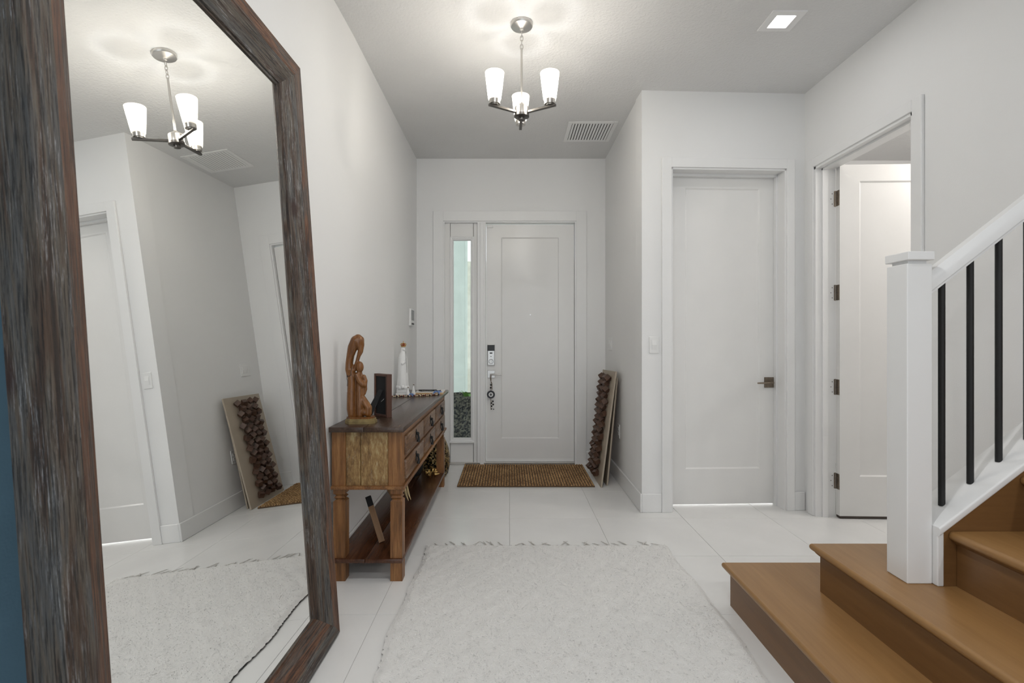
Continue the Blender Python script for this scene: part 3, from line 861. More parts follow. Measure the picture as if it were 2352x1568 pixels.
# knee wall, skirt, sloped cap
bm = B()
prism(bm, [(0.0, 1.50), (0.0, XR + 0.0), (cap_h(XR) - 0.028, XR), (cap_h(1.50) - 0.028, 1.50)], YK0 + 0.002, YK1, axis=1)
obj('knee_wall', bm, 'trim_paint', S)
bm = B()
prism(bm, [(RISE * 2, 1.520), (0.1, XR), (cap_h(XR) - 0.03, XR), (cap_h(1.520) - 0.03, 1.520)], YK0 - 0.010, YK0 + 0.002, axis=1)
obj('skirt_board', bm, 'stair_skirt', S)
bm = B(); box(bm, 1.4975, 1.521, YK0 - 0.012, YK1, RISE * 2, cap_h(1.51) - 0.025, bev=0.003); obj('end_trim', bm, 'trim_paint', S)
bm = B()
prism(bm, [(cap_h(1.497) - 0.030, 1.497), (cap_h(XR) - 0.030, XR), (cap_h(XR), XR), (cap_h(1.497), 1.497)], YK0 - 0.022, YK1 + 0.016, axis=1)
es = [e for e in bm.edges if abs(e.verts[0].co.y - e.verts[1].co.y) < 1e-5 and abs(e.verts[0].co.x - e.verts[1].co.x) > 0.1]
bmesh.ops.bevel(bm, geom=es, offset=0.006, segments=3, affect='EDGES', profile=0.5)
obj('stringer_cap', bm, 'trim_paint', S, smooth=35)

R = thing('stair_railing', 'white stair railing with square newel post and slim black balusters', 'railing', (1.45, 1.80, RISE * 2))
bm = B()
nx0, nx1, ny0, ny1 = 1.408, 1.497, 1.754, 1.851
box(bm, nx0, nx1, ny0, ny1, RISE * 2, 1.518, bev=0.0025)
np_ = obj('newel_post', bm, 'trim_paint', R)
bm = B(); box(bm, nx0 + 0.012, nx1 - 0.012, ny0 + 0.012, ny1 - 0.012, 1.516, 1.534); obj('newel_neck', bm, 'trim_paint', np_)
bm = B(); box(bm, nx0 - 0.002, nx1 + 0.002, ny0 - 0.008, ny1 + 0.006, 1.530, 1.560, bev=0.002)
v0 = [(nx0 + 0.0, ny0 - 0.006), (nx1, ny0 - 0.006), (nx1, ny1 + 0.004), (nx0, ny1 + 0.004)]
vv = [bm.verts.new((a, c, 1.5595)) for a, c in v0]; top = bm.verts.new(((nx0 + nx1) / 2, (ny0 + ny1) / 2, 1.570))
for i in range(4): bm.faces.new((vv[i], vv[(i + 1) % 4], top))
obj('newel_cap', bm, 'trim_paint', np_)
RS = 0.778; RYc = 1.802
def rail_top(x): return 1.513 + RS * (x - 1.541)
cs = [(-0.026, -0.062), (-0.026, -0.056), (-0.022, -0.052), (-0.033, -0.050), (-0.034, -0.030), (-0.026, -0.012), (-0.016, 0.0), (0.016, 0.0),
      (0.026, -0.012), (0.034, -0.030), (0.033, -0.050), (0.022, -0.052), (0.026, -0.056), (0.026, -0.062)]
bm = B(); ra = [bm.verts.new((nx1, RYc + a, rail_top(nx1) + b2 * 1.25)) for a, b2 in cs]
rb = [bm.verts.new((XR, RYc + a, rail_top(XR) + b2 * 1.25)) for a, b2 in cs]
n = len(cs)
for i in range(n): bm.faces.new((ra[i], ra[(i + 1) % n], rb[(i + 1) % n], rb[i]))
bm.faces.new(ra); bm.faces.new(list(reversed(rb))); bmesh.ops.recalc_face_normals(bm, faces=bm.faces)
obj('handrail', bm, 'trim_paint', R, smooth=30)
for k in range(6):
    bx = 1.571 + 0.1035 * k
    bm = B(); r0 = 0.0105
    tube(bm, [(bx, RYc, cap_h(bx) - 0.004), (bx, RYc, rail_top(bx) - 0.07)], r0, 16)
    obj('baluster', bm, 'black_iron', R, smooth=40)

# ================================================================== MIRROR
bN, yN_, aN = 0.07112747, -0.02079035, -0.80985141
nv = Vector((1, yN_, bN)); nl = nv.length; nv.normalize()
ez = Vector((-nv.y, nv.x, 0)).normalized()
eu = nv.cross(ez)
O = nv * (aN / nl)
UB, UT, ZN, ZF = 0.062, 2.463, 0.872, 2.092
base = O + ez * ((ZN + ZF) / 2) + eu * UB
M = Matrix((nv, ez, eu)).transposed().to_4x4(); M.translation = base
MI = thing('floor_mirror', 'tall floor mirror in a weathered wood frame leaning on the left wall', 'mirror')
MI.matrix_world = M
MI.location = base; MI.rotation_euler = M.to_euler()
W2 = (ZF - ZN) / 2; HT = UT - UB
PROF = [(0.0, -0.028), (0.0, 0.047), (0.003, 0.05), (0.057, 0.05), (0.061, 0.047), (0.126, 0.013), (0.128, 0.006), (0.136, 0.006), (0.136, -0.028)]
corners = [(-W2, 0), (W2, 0), (W2, HT), (-W2, HT)]
inw = [(1, 1), (-1, 1), (-1, -1), (1, -1)]
for i in range(4):
    a, c = corners[i], corners[(i + 1) % 4]; ia, ic = inw[i], inw[(i + 1) % 4]
    bm = B()
    L_ = 14
    rows = []
    for s in range(L_ + 1):
        t_ = s / L_
        row = []
        for w_, n_ in PROF:
            pa = Vector((n_, a[0] + ia[0] * w_, a[1] + ia[1] * w_)); pc = Vector((n_, c[0] + ic[0] * w_, c[1] + ic[1] * w_))
            q = pa.lerp(pc, t_)
            row.append(bm.verts.new(q))
        rows.append(row)
    m_ = len(PROF)
    for r0, r1 in zip(rows[:-1], rows[1:]):
        for k in range(m_):
            f = bm.faces.new((r0[k], r0[(k + 1) % m_], r1[(k + 1) % m_], r1[k]))
            strip = k in (1, 2, 3); bevel = k >= 4 and k <= 6
            f.material_index = 1 if ((i in (1, 2) and strip) or (i == 3 and bevel) or (i == 0 and bevel)) else 0
    bm.faces.new(rows[0]); bm.faces.new(list(reversed(rows[-1])))
    bmesh.ops.recalc_face_normals(bm, faces=bm.faces)
    obj('frame_rail' if i % 2 == 0 else 'frame_stile', bm, ['weathered_y', 'rusty_y'] if i % 2 == 0 else ['weathered_z', 'rusty_z'], MI, w=False)
bm = B(); box(bm, -0.004, 0.0, -W2 + 0.13, W2 - 0.13, 0.13, HT - 0.13); obj('mirror_glass', bm, 'mirror_glass', MI, w=False)
bm = B(); box(bm, -0.020, -0.006, -W2 + 0.10, W2 - 0.10, 0.10, HT - 0.10); obj('backing_board', bm, 'cord_brown', MI, w=False)

# ================================================================== CONSOLE TABLE
TX0, TX1 = -0.917, -0.553
TY0, TY1 = 2.565, 4.26
TB, TT = 0.487, 0.775
CT = thing('console_table', 'rustic reclaimed-wood console table with six drawers and a low shelf', 'console table', ((TX0 + TX1) / 2, (TY0 + TY1) / 2, 0))
def leg_mesh(cx, cy):
    bm = B(); h0 = 0.031
    prof = [(h0, 0), (h0, 0.411), (0.020, 0.422), (0.029, 0.431), (0.020, 0.441), (h0, 0.452), (h0, TB)]
    rings = [[bm.verts.new((cx + sx_ * hh, cy + sy_ * hh, z)) for sx_, sy_ in ((-1, -1), (1, -1), (1, 1), (-1, 1))] for hh, z in prof]
    for a, c in zip(rings[:-1], rings[1:]):
        for i in range(4): bm.faces.new((a[i], a[(i + 1) % 4], c[(i + 1) % 4], c[i]))
    bm.faces.new(list(reversed(rings[0]))); bm.faces.new(rings[-1])
    return bm
for cx in (TX0 + 0.040, TX1 - 0.029):
    for cy in (TY0 + 0.031, TY1 - 0.031):
        obj('leg', leg_mesh(cx, cy), 'table_z', CT)
        bm = B(); pw = 0.036
        px0 = TX0 if cx < -0.7 else TX1 - 0.072; px1 = px0 + 0.072
        box(bm, px0, px1, cy - 0.030, cy + 0.030, TB, TT, bev=0.002); obj('corner_post', bm, 'table_z', CT)
# end boards
for yy, s in ((TY0 + 0.006, 1), (TY1 - 0.022, -1)):
    for xa, xb in ((TX0 + 0.073, -0.770), (-0.768, TX1 - 0.074)):
        bm = B(); box(bm, xa, xb, yy, yy + 0.016, TB + 0.004, TT, bev=0.002); obj('end_plank', bm, 'table_patina', CT)
bm = B(); box(bm, TX0 + 0.004, TX0 + 0.018, TY0 + 0.06, TY1 - 0.06, TB, TT); obj('back_panel', bm, 'table_y', CT)
bm = B(); box(bm, TX0 - 0.002, TX1 + 0.016, TY0 - 0.012, TY1 + 0.012, TB - 0.012, TB + 0.006, bev=0.004, seg=2); obj('bottom_moulding', bm, 'table_y', CT)
for za, zb in ((TB + 0.006, TB + 0.024), (0.617, 0.637), (0.740, TT)):
    bm = B(); box(bm, TX1 - 0.02, TX1 - 0.001, TY0 + 0.061, TY1 - 0.061, za, zb); obj('front_rail', bm, 'table_y', CT)
dys = [(2.632, 3.150), (3.180, 3.650), (3.680, 4.196)]
bm = B(); box(bm, TX1 - 0.05, TX1 - 0.022, TY0 + 0.06, TY1 - 0.06, TB + 0.006, TT); obj('carcass', bm, 'table_y', CT)
pull_parts = None
for (ya, yb) in dys:
    for (za, zb) in ((0.510, 0.614), (0.638, 0.739)):
        bm = B(); box(bm, TX1 - 0.02, TX1 + 0.012, ya, yb, za, zb, bev=0.005, seg=2)
        dr = obj('drawer', bm, 'drawer_patina', CT, smooth=30)
        yc, zc = (ya + yb) / 2, (za + zb) / 2
        bm = B(); xf = TX1 + 0.012
        plate_ = [(0, -0.030), (0.010, -0.018), (0.018, -0.004), (0.012, 0.010), (0.013, 0.022), (0.0, 0.034), (-0.013, 0.022), (-0.012, 0.010), (-0.018, -0.004), (-0.010, -0.018)]
        prism(bm, [(yc + a, zc + 0.006 + b2) for a, b2 in plate_], xf, xf + 0.003, axis=0)
        ball(bm, (xf + 0.010, yc, zc + 0.014), 0.010, 2)
        tube(bm, [(xf + 0.012, yc, zc + 0.012), (xf + 0.016, yc, zc - 0.012), (xf + 0.012, yc, zc - 0.034)], [0.004, 0.007, 0.010], 10)
        obj('drawer_pull', bm, 'black_iron', dr, smooth=40)
# top of two planks, shelf of two planks
for xa, xb in ((-0.9205, -0.742), (-0.740, -0.537)):
    bm = B(); box(bm, xa, xb, 2.528, 4.415, TT, 0.802, bev=0.004, seg=2); obj('top_plank', bm, 'table_top', CT, smooth=30)
for xa, xb in ((TX0 + 0.004, -0.742), (-0.740, TX1 + 0.004)):
    bm = B(); box(bm, xa, xb, TY0 - 0.014, TY1 + 0.014, 0.098, 0.120, bev=0.004, seg=2); obj('shelf_plank', bm, 'table_shelf', CT, smooth=30)

# ================================================================== THINGS ON AND UNDER THE CONSOLE
TOPZ = 0.802
def remeshed(bm, voxel, smooth_it=4):
    """union of overlapping blobs -> one continuous surface"""
    me = bpy.data.meshes.new('tmp'); bm.to_mesh(me); bm.free()
    o = bpy.data.objects.new('tmp', me); COL.objects.link(o)
    md = o.modifiers.new('r', 'REMESH'); md.mode = 'VOXEL'; md.voxel_size = voxel
    sm = o.modifiers.new('s', 'SMOOTH'); sm.iterations = smooth_it; sm.factor = 0.5
    dg = bpy.context.evaluated_depsgraph_get()
    out = B(); ev = o.evaluated_get(dg); m2 = ev.to_mesh(); out.from_mesh(m2); ev.to_mesh_clear()
    bpy.data.objects.remove(o); bpy.data.meshes.remove(me)
    return out

def chain(bm, pts, ysc=1.0, n=10):
    """row of spheres between (x, y, z, r) stations"""
    for a, c in zip(pts[:-1], pts[1:]):
        for i in range(n + 1):
            t_ = i / n
            q = [a[j] + (c[j] - a[j]) * t_ for j in range(4)]
            ball(bm, q[:3], q[3], 2, (1, ysc, 1))

# carved statue
sc_ = 0.0003585
def sp(zx, zy, r, y=0.0): return (sc_ * (zx - 330), y, sc_ * (1460 - zy), sc_ * r * 1.13)
ST = thing('carved_statue', 'glossy brown carved wood statue of a hooded figure bending over a child', 'statue', (-0.795, 2.668, TOPZ))
bm = B()
ball(bm, sp(285, 250, 80)[:3], sc_ * 82, 3, (1.0, 1.0, 1.45))
chain(bm, [sp(255, 230, 72), sp(205, 330, 66), sp(172, 450, 52), sp(155, 560, 50), sp(152, 660, 52), sp(170, 740, 52)], 1.15)
chain(bm, [sp(320, 215, 50), sp(338, 300, 36), sp(322, 390, 36), sp(296, 455, 26), sp(278, 520, 24), sp(262, 580, 26), sp(232, 660, 30)], 1.3)
ball(bm, sp(305, 340, 40)[:3], sc_ * 34, 2, (0.9, 1.0, 1.4))
chain(bm, [sp(185, 690, 52), sp(196, 850, 58), sp(192, 1050, 64), sp(193, 1250, 68), sp(198, 1345, 58)], 1.2)
ball(bm, sp(316, 625, 58, -0.006)[:3], sc_ * 58, 3, (1.0, 1.0, 1.5))
chain(bm, [sp(305, 720, 40), sp(306, 880, 46), sp(316, 1040, 55), sp(318, 1200, 57), sp(314, 1345, 50)], 1.3)
chain(bm, [sp(272, 740, 28, -0.018), sp(315, 820, 36, -0.020), sp(368, 885, 34, -0.016), sp(398, 900, 22, -0.010)], 1.0)
chain(bm, [sp(372, 770, 30), sp(398, 830, 27), sp(394, 900, 24), sp(396, 960, 24), sp(382, 1025, 18)], 1.1)
chain(bm, [sp(345, 1080, 40), sp(395, 1165, 46), sp(440, 1235, 48), sp(438, 1320, 48)], 1.4)
ball(bm, sp(390, 1300, 60)[:3], sc_ * 62, 2, (1.2, 1.3, 1.0)); chain(bm, [sp(255, 760, 30), sp(256, 1000, 34), sp(256, 1340, 40)], 0.8)
bm = remeshed(bm, 0.0032, 3)
obj('figures', bm, 'carved_wood', ST, w=False, smooth=70)
bm = B()
oc = [(-0.079, -0.022), (-0.050, -0.052), (0.052, -0.050), (0.081, -0.020), (0.081, 0.022), (0.050, 0.052), (-0.050, 0.052), (-0.079, 0.022)]
prism(bm, oc, 0.0, 0.016); prism(bm, [(a * 0.94, b2 * 0.92) for a, b2 in oc], 0.016, 0.026)
bl = obj('plinth', bm, 'dull_gold', ST, w=False)
bm = B(); prism(bm, [(a * 0.90, b2 * 0.87) for a, b2 in oc], 0.026, 0.0345); obj('plinth_top', bm, 'carved_wood', bl, w=False)

def beads(bm, path, step, r, mis=(0,)):
    """string of beads along a polyline; returns bead count"""
    path = [Vector(p_) for p_ in path]
    d = 0.0; k = 0
    for a, c in zip(path[:-1], path[1:]):
        L2 = (c - a).length
        while d < L2:
            ball(bm, a.lerp(c, d / L2), r, 1, mi=mis[k % len(mis)])
            d += step; k += 1
        d -= L2
    return k
def local(path, o): return [Vector(p_) - Vector(o) for p_ in path]

# rosary draped over the statue
so = Vector((-0.795, 2.668, TOPZ))
rp = [so + Vector(sp(*q)[:3]) + Vector((0, yy, 0)) for q, yy in (((212, 630, 0), -0.020), ((200, 690, 0), -0.026), ((205, 740, 0), -0.028), ((150, 770, 0), -0.026), ((128, 730, 0), -0.012), ((128, 800, 0), -0.012), ((142, 830, 0), -0.016), ((136, 905, 0), -0.014))]
t = thing('draped_rosary', 'tiny dark bead rosary draped over the carved wood statue', 'rosary', rp[-1][:])
bm = B(); beads(bm, rp, 0.0048, 0.0021); obj('beads', bm, 'bead_black', t, smooth=60)['kind'] = 'stuff'
bm = B(); tube(bm, rp, 0.0007, 5); obj('cord', bm, 'cord_brown', t)

# picture frame seen from the back
al = math.radians(43)
PF = thing('picture_frame', 'dark wood picture frame standing with its black back to the room', 'picture frame', (-0.697, 2.834, TOPZ), rot=(math.radians(0), 0, math.pi - al))
# local: +x along the back towards the wall side, y = thickness away from the back
fw, fhh, ft = 0.135, 0.247, 0.034
PF.rotation_euler = (0, 0, math.pi - al)
bw2 = 0.014
def pfy(v): return -v      # after the turn the frame thickness runs towards local -y
for nm, a in (('frame_side', (0, bw2, 0, fhh)), ('frame_side', (fw - bw2, fw, 0, fhh)), ('frame_rail', (bw2, fw - bw2, 0, bw2)), ('frame_rail', (bw2, fw - bw2, fhh - bw2, fhh))):
    bm = B(); box(bm, a[0], a[1], -ft, 0, a[2], a[3], bev=0.0015); obj(nm, bm, 'frame_wood', PF, w=False)
bm = B(); box(bm, bw2, fw - bw2, -ft + 0.006, -0.006, bw2, fhh - bw2); obj('backing', bm, 'felt_black', PF, w=False)
bm = B()
q0 = [(0.045, -0.004, 0.155), (0.085, -0.004, 0.155), (0.100, 0.085, 0.003), (0.030, 0.085, 0.003)]
vs = [bm.verts.new(p_) for p_ in q0] + [bm.verts.new((p_[0], p_[1] + 0.003, p_[2] + 0.002)) for p_ in q0]
for f in ((0, 1, 2, 3), (7, 6, 5, 4), (0, 4, 5, 1), (1, 5, 6, 2), (2, 6, 7, 3), (3, 7, 4, 0)): bm.faces.new([vs[i] for i in f])
bmesh.ops.recalc_face_normals(bm, faces=bm.faces)
obj('easel_leg', bm, 'felt_black', PF, w=False)
bm = B(); tube(bm, [(0.034, -0.003, 0.105), (0.036, 0.004, 0.098), (0.040, 0.012, 0.09)], 0.0009, 6); obj('stay_ribbon', bm, 'nickel', PF, w=False)

# white madonna with a crown
MX, MY = -0.852, 3.985
MS = thing('white_figurine', 'tall white robed religious figurine wearing a gold crown', 'figurine', (MX, MY, TOPZ))
bm = B()
prof = [(0.044, 0.070), (0.047, 0.085), (0.044, 0.11), (0.041, 0.16), (0.039, 0.22), (0.037, 0.27), (0.034, 0.305), (0.028, 0.328), (0.019, 0.345), (0.0165, 0.362), (0.0155, 0.378), (0.010, 0.390), (0.002, 0.393)]
seg = 28; rings = []
for r_, z in prof:
    row = []
    for k in range(seg):
        a = 2 * math.pi * k / seg
        fold = 1 + (0.07 * math.cos(7 * a) if z < 0.30 else 0) * (1 - z / 0.34)
        row.append(bm.verts.new((r_ * fold * math.cos(a), r_ * 0.9 * fold * math.sin(a), z)))
    rings.append(row)
for a, c in zip(rings[:-1], rings[1:]):
    for k in range(seg): bm.faces.new((a[k], a[(k + 1) % seg], c[(k + 1) % seg], c[k]))
bm.faces.new(list(reversed(rings[0]))); bm.faces.new(rings[-1])
obj('robe', bm, 'white_ceramic', MS, w=False, smooth=60)
bm = B(); ball(bm, (0.010, -0.008, 0.366), 0.0125, 2, (1, 1, 1.25)); obj('head', bm, 'white_ceramic', MS, w=False, smooth=60)
bm = B(); tube(bm, [(0.020, -0.022, 0.265), (0.034, -0.022, 0.300)], [0.009, 0.004], 10); tube(bm, [(0.0, -0.036, 0.25), (0.022, -0.026, 0.268)], 0.010, 10)
obj('folded_hands', bm, 'white_ceramic', MS, w=False, smooth=60)
bm = B()
for k in range(9):
    a = 2 * math.pi * k / 9; ball(bm, (0.036 * math.cos(a), 0.032 * math.sin(a), 0.062 + 0.006 * (k % 2)), 0.019, 2)
obj('cloud_base', bm, 'white_ceramic', MS, w=False, smooth=60)
bm = B(); box(bm, -0.050, 0.046, -0.038, 0.038, 0.0, 0.018, bev=0.003); box(bm, -0.044, 0.040, -0.034, 0.034, 0.018, 0.055, bev=0.006); obj('pedestal', bm, 'white_ceramic', MS, w=False)
bm = B(); ring(bm, (0.004, 0, 0.390), 0.016, 0.003, 20, 6)
for k in range(8):
    a = 2 * math.pi * k / 8
    tube(bm, [(0.004 + 0.016 * math.cos(a), 0.016 * math.sin(a), 0.392), (0.004 + 0.023 * math.cos(a), 0.023 * math.sin(a), 0.405), (0.004 + 0.017 * math.cos(a), 0.017 * math.sin(a), 0.416), (0.004, 0, 0.418)], 0.0022, 6)
ball(bm, (0.004, 0, 0.421), 0.004, 1); tube(bm, [(0.004, 0, 0.42), (0.004, 0, 0.434)], 0.0015, 6); tube(bm, [(-0.001, 0, 0.430), (0.009, 0, 0.430)], 0.0015, 6)
cr = obj('crown', bm, 'gold', MS, w=False, smooth=50)
bm = B(); ball(bm, (0.004, 0, 0.402), 0.015, 2); obj('crown_lining', bm, 'red_velvet', cr, w=False, smooth=60)
rp = [(0.028, -0.026, 0.350), (0.030, -0.028, 0.330), (0.032, -0.030, 0.29), (0.036, -0.034, 0.25), (0.040, -0.034, 0.18)]
bm = B(); beads(bm, rp, 0.0075, 0.0026); obj('bead_string', bm, 'bead_black', MS, w=False, smooth=60)['kind'] = 'stuff'

# two little white figures
def little(name, x, y, h, label):
    bm = B(); lathe(bm, [(0.017, 0), (0.018, 0.006), (0.011, h * 0.45), (0.006, h * 0.72), (0.004, h * 0.80)], 0, 0, 16)
    t = thing(name, label, 'figurine', (x, y, TOPZ), group='small white figurines')
    obj('body', bm, 'white_ceramic', t, w=False, smooth=50)
    bm = B(); ball(bm, (0, 0, h * 0.86), 0.0075, 2); obj('head', bm, 'white_ceramic', t, w=False, smooth=60)
    bm = B(); ball(bm, (0.001, 0.0, h * 0.90), 0.0072, 2, (1, 1, 0.7)); obj('hair', bm, 'cord_brown', t, w=False, smooth=60)
little('small_figurine', -0.800, 3.93, 0.074, 'small white cone-shaped figurine directly in front of the crowned figurine')
little('small_figurine', -0.775, 4.03, 0.086, 'taller small white cone-shaped figurine next to the white booklet')

# booklet with a black rosary on it
t = thing('booklet', 'thin booklet with white cover lying near the end of the console', 'book', (-0.655, 4.14, TOPZ))
bm = xform(box(B(), -0.11, 0.115, -0.10, 0.10, 0, 0.014), Matrix.Translation((-0.655, 4.14, TOPZ)) @ Matrix.Rotation(0.05, 4, 'Z')); obj('pages', bm, 'book_edge', t)
bm = xform(box(B(), -0.112, 0.117, -0.102, 0.102, 0.014, 0.0165), Matrix.Translation((-0.655, 4.14, TOPZ)) @ Matrix.Rotation(0.05, 4, 'Z')); obj('cover', bm, 'paper', t)
rp = []
for k in range(40):
    a = 2 * math.pi * k / 40
    rp.append((-0.68 + (0.065 + 0.015 * math.sin(3 * a)) * math.cos(a), 4.13 + (0.055 + 0.02 * math.cos(2 * a)) * math.sin(a), TOPZ + 0.0165 + 0.006))
rp += [(-0.60, 4.10, TOPZ + 0.0225), (-0.565, 4.13, TOPZ + 0.0225)]
t = thing('black_rosary', 'black bead rosary coiled on the white booklet', 'rosary', (-0.66, 4.13, TOPZ + 0.0165))
bm = B(); beads(bm, rp, 0.011, 0.0058); obj('beads', bm, 'bead_black', t, smooth=60)['kind'] = 'stuff'
bm = B(); tube(bm, rp, 0.0012, 5); obj('cord', bm, 'cord_brown', t)
# red and cream necklace in two rows in front of the booklet
rp = [(-0.905, 3.84, 0), (-0.80, 3.86, 0), (-0.70, 3.89, 0), (-0.62, 3.93, 0), (-0.565, 3.99, 0), (-0.575, 4.01, 0), (-0.64, 3.96, 0), (-0.72, 3.92, 0), (-0.82, 3.90, 0), (-0.91, 3.89, 0)]
rp = [(a, b2, TOPZ + 0.0068) for a, b2, _ in rp]
t = thing('bead_necklace', 'red and cream bead necklace stretched across the console top', 'necklace', rp[4][:])
bm = B(); beads(bm, rp, 0.0122, 0.0066, (0, 1, 1, 2, 1, 0, 2)); obj('beads', bm, ['bead_red', 'bead_cream', 'bead_black'], t, smooth=60)['kind'] = 'stuff'
bm = B(); tube(bm, rp, 0.0015, 5); obj('cord', bm, 'cord_brown', t)
# blue cloth scraps
for cx, cy, s_, lab in ((-0.765, 3.885, 0.028, 'small blue fabric tassel beside the little white figurines'), (-0.585, 4.06, 0.05, 'crumpled blue ribbon at the outer corner of the console top')):
    bm = B()
    for k in range(5):
        a = k * 1.3
        tube(bm, [(cx, cy, TOPZ + 0.022), (cx + s_ * 0.5 * math.cos(a), cy + s_ * 0.5 * math.sin(a), TOPZ + 0.020), (cx + s_ * math.cos(a), cy + s_ * 0.8 * math.sin(a), TOPZ + 0.004)], [0.004, s_ * 0.16, 0.003], 8)
    tag(obj('blue_ribbon', bm, 'blue_fabric', smooth=50), lab, 'ribbon')

# below: laths, dry leaf, sequinned vase, gold ornament, dark pouch
SHZ = 0.120
def lath(name, p0, p1, w_, d_, mat, label, tip=None):
    p0, p1 = Vector(p0), Vector(p1); L2 = (p1 - p0).length; z = (p1 - p0).normalized()
    x = Vector((1, 0.0, 0)); x = (x - z * x.dot(z)).normalized(); y = z.cross(x)
    Mx = Matrix((x, y, z)).transposed().to_4x4(); Mx.translation = p0
    t = thing(name, label, 'wood strip'); t.location = p0; t.rotation_euler = Mx.to_euler()
    cut = L2 * (0.78 if tip else 1.0)
    bm = B(); box(bm, -w_ / 2, w_ / 2, -d_ / 2, d_ / 2, 0.0, cut, bev=0.001); obj('strip', bm, mat, t, w=False)
    if tip:
        bm = B(); box(bm, -w_ / 2, w_ / 2, -d_ / 2, d_ / 2, cut, L2, bev=0.001); obj('dark_tip', bm, tip, t, w=False)
lath('wood_strip', (-0.706, 2.760, SHZ + 0.004), (-0.812, 2.86, SHZ + 0.225), 0.031, 0.016, 'lath_wood', 'pale wood strip with dark tip leaning under the console on the low shelf', 'felt_black')
lath('wood_strip', (-0.700, 3.25, SHZ + 0.003), (-0.83, 3.10, SHZ + 0.335), 0.026, 0.014, 'lath_wood', 'second wood strip further back on the low shelf, half behind the front leg')
bm = B()
for s_ in (0, 1):
    p0 = Vector((-0.588 + 0.006 * s_, 2.80 + 0.02 * s_, 0.425)); prev = None
    for k in range(7):
        t_ = k / 6; wd = 0.0065 * math.sin(math.pi * min(1, 0.12 + t_ * 0.88)) + 0.0006
        c = p0 + Vector((0.022 * t_ * t_ + 0.003 * s_, 0.0, -0.085 * t_))
        row = [bm.verts.new(c + Vector((-wd, 0, 0))), bm.verts.new(c + Vector((0, -0.004, 0))), bm.verts.new(c + Vector((wd, 0, 0))), bm.verts.new(c + Vector((0, 0.003, 0)))]
        if prev:
            for i in range(4): bm.faces.new((prev[i], prev[(i + 1) % 4], row[(i + 1) % 4], row[i]))
        prev = row
tube(bm, [(-0.588, 2.80, 0.42), (-0.594, 2.81, 0.45), (-0.60, 2.82, TB - 0.012)], 0.002, 6)
tag(obj('dried_leaf', bm, 'straw', smooth=50), 'pale dried leaf pair hanging under the console beside the front leg', 'dried leaf')

t = thing('sequin_vase', 'bulging gold and brown sequinned vase on the floor behind the console end', 'vase', (-0.680, 4.535, 0))
bm = B(); lathe(bm, [(0.10, 0.0), (0.125, 0.03), (0.138, 0.10), (0.140, 0.18), (0.128, 0.26), (0.105, 0.32), (0.085, 0.36), (0.078, 0.385), (0.086, 0.40), (0.074, 0.402), (0.066, 0.38)], -0.680, 4.535, 40)
obj('body', bm, 'sequins', t, smooth=60)
bm = B(); lathe(bm, [(0.080, 0.35), (0.088, 0.358), (0.084, 0.37)], -0.680, 4.535, 32, cap=False); obj('neck_band', bm, 'dull_gold', t, smooth=60)
t = thing('gold_ornament', 'crumpled gold leaf ornament at the far end of the low shelf', 'ornament', (-0.635, 4.12, SHZ))
for k in range(7):
    a = k * 0.9; cx, cy = -0.635 + 0.045 * math.cos(a) * (k / 7), 4.12 + 0.06 * math.sin(a)
    bm = B(); tube(bm, [(cx, cy, SHZ + 0.004), (cx + 0.02 * math.cos(a), cy + 0.02 * math.sin(a), SHZ + 0.03), (cx + 0.05 * math.cos(a + 0.5), cy + 0.03 * math.sin(a), SHZ + 0.035 + 0.012 * (k % 3))], [0.006, 0.016, 0.002], 7)
    obj('gold_leaf', bm, 'gold', t)
bm = B(); ball(bm, (0, 0, 0), 1, 3)
for v in bm.verts:
    q = v.co.copy(); nz = 0.5 + 0.5 * q.z
    v.co = Vector((-0.78 + 0.085 * q.x * (1 - 0.35 * nz), 4.09 + 0.11 * q.y * (1 - 0.3 * nz), SHZ + 0.105 + 0.105 * max(q.z, -1) + 0.006 * math.sin(9 * q.x + 7 * q.y)))
tag(obj('dark_pouch', bm, 'felt_black', smooth=60), 'soft black pouch sitting deep on the low shelf by the wall', 'pouch')

# ================================================================== LEANING BOARDS
def board_frame(xb, xt, ht, y0, y1):
    """leaning board: base line at xb, top at xt; returns matrix with local x = thickness normal (-x world), y along, z up the board"""
    up = Vector((xt - xb, 0, ht)); L2 = up.length; up.normalize()
    nrm = Vector((-up.z, 0, up.x)); al_ = nrm.cross(up) * -1
    al_ = Vector((0, 1, 0))
    Mx = Matrix((nrm, Vector((0, 1, 0)), up)).transposed()
    return nrm, up, L2
def leaning(name, label, xb, xt, ht, y0, y1, th, mats, yt=0.0):
    up = Vector((xt - xb, yt, ht)); L2 = up.length; up.normalize()
    yv = Vector((0, 1, 0)); yv = (yv - up * yv.dot(up)).normalized()
    nrm = yv.cross(up); 
    if nrm.x > 0: nrm = -nrm
    # local axes: x = -nrm (into the board, toward the wall), y = along, z = up
    X = yv.cross(up)
    Mx = Matrix((X, yv, up)).transposed().to_4x4()
    t = thing(name, label, 'art panel'); t.location = (xb, y0, 0.002); t.rotation_euler = Mx.to_euler()
    return t, L2
A, LA = leaning('cube_art_panel', 'tan art panel covered with dark wood cubes leaning by the front door', 0.772, 0.905, 0.975, 4.185, 4.74, 0.016, None, 0.03)
bm = B(); box(bm, 0.0, 0.014, 0.0, 0.56, 0.0, LA, bev=0.001); obj('board', bm, 'panel_tan', A, w=False)
rnd = random.Random(3)
rows_ = 17
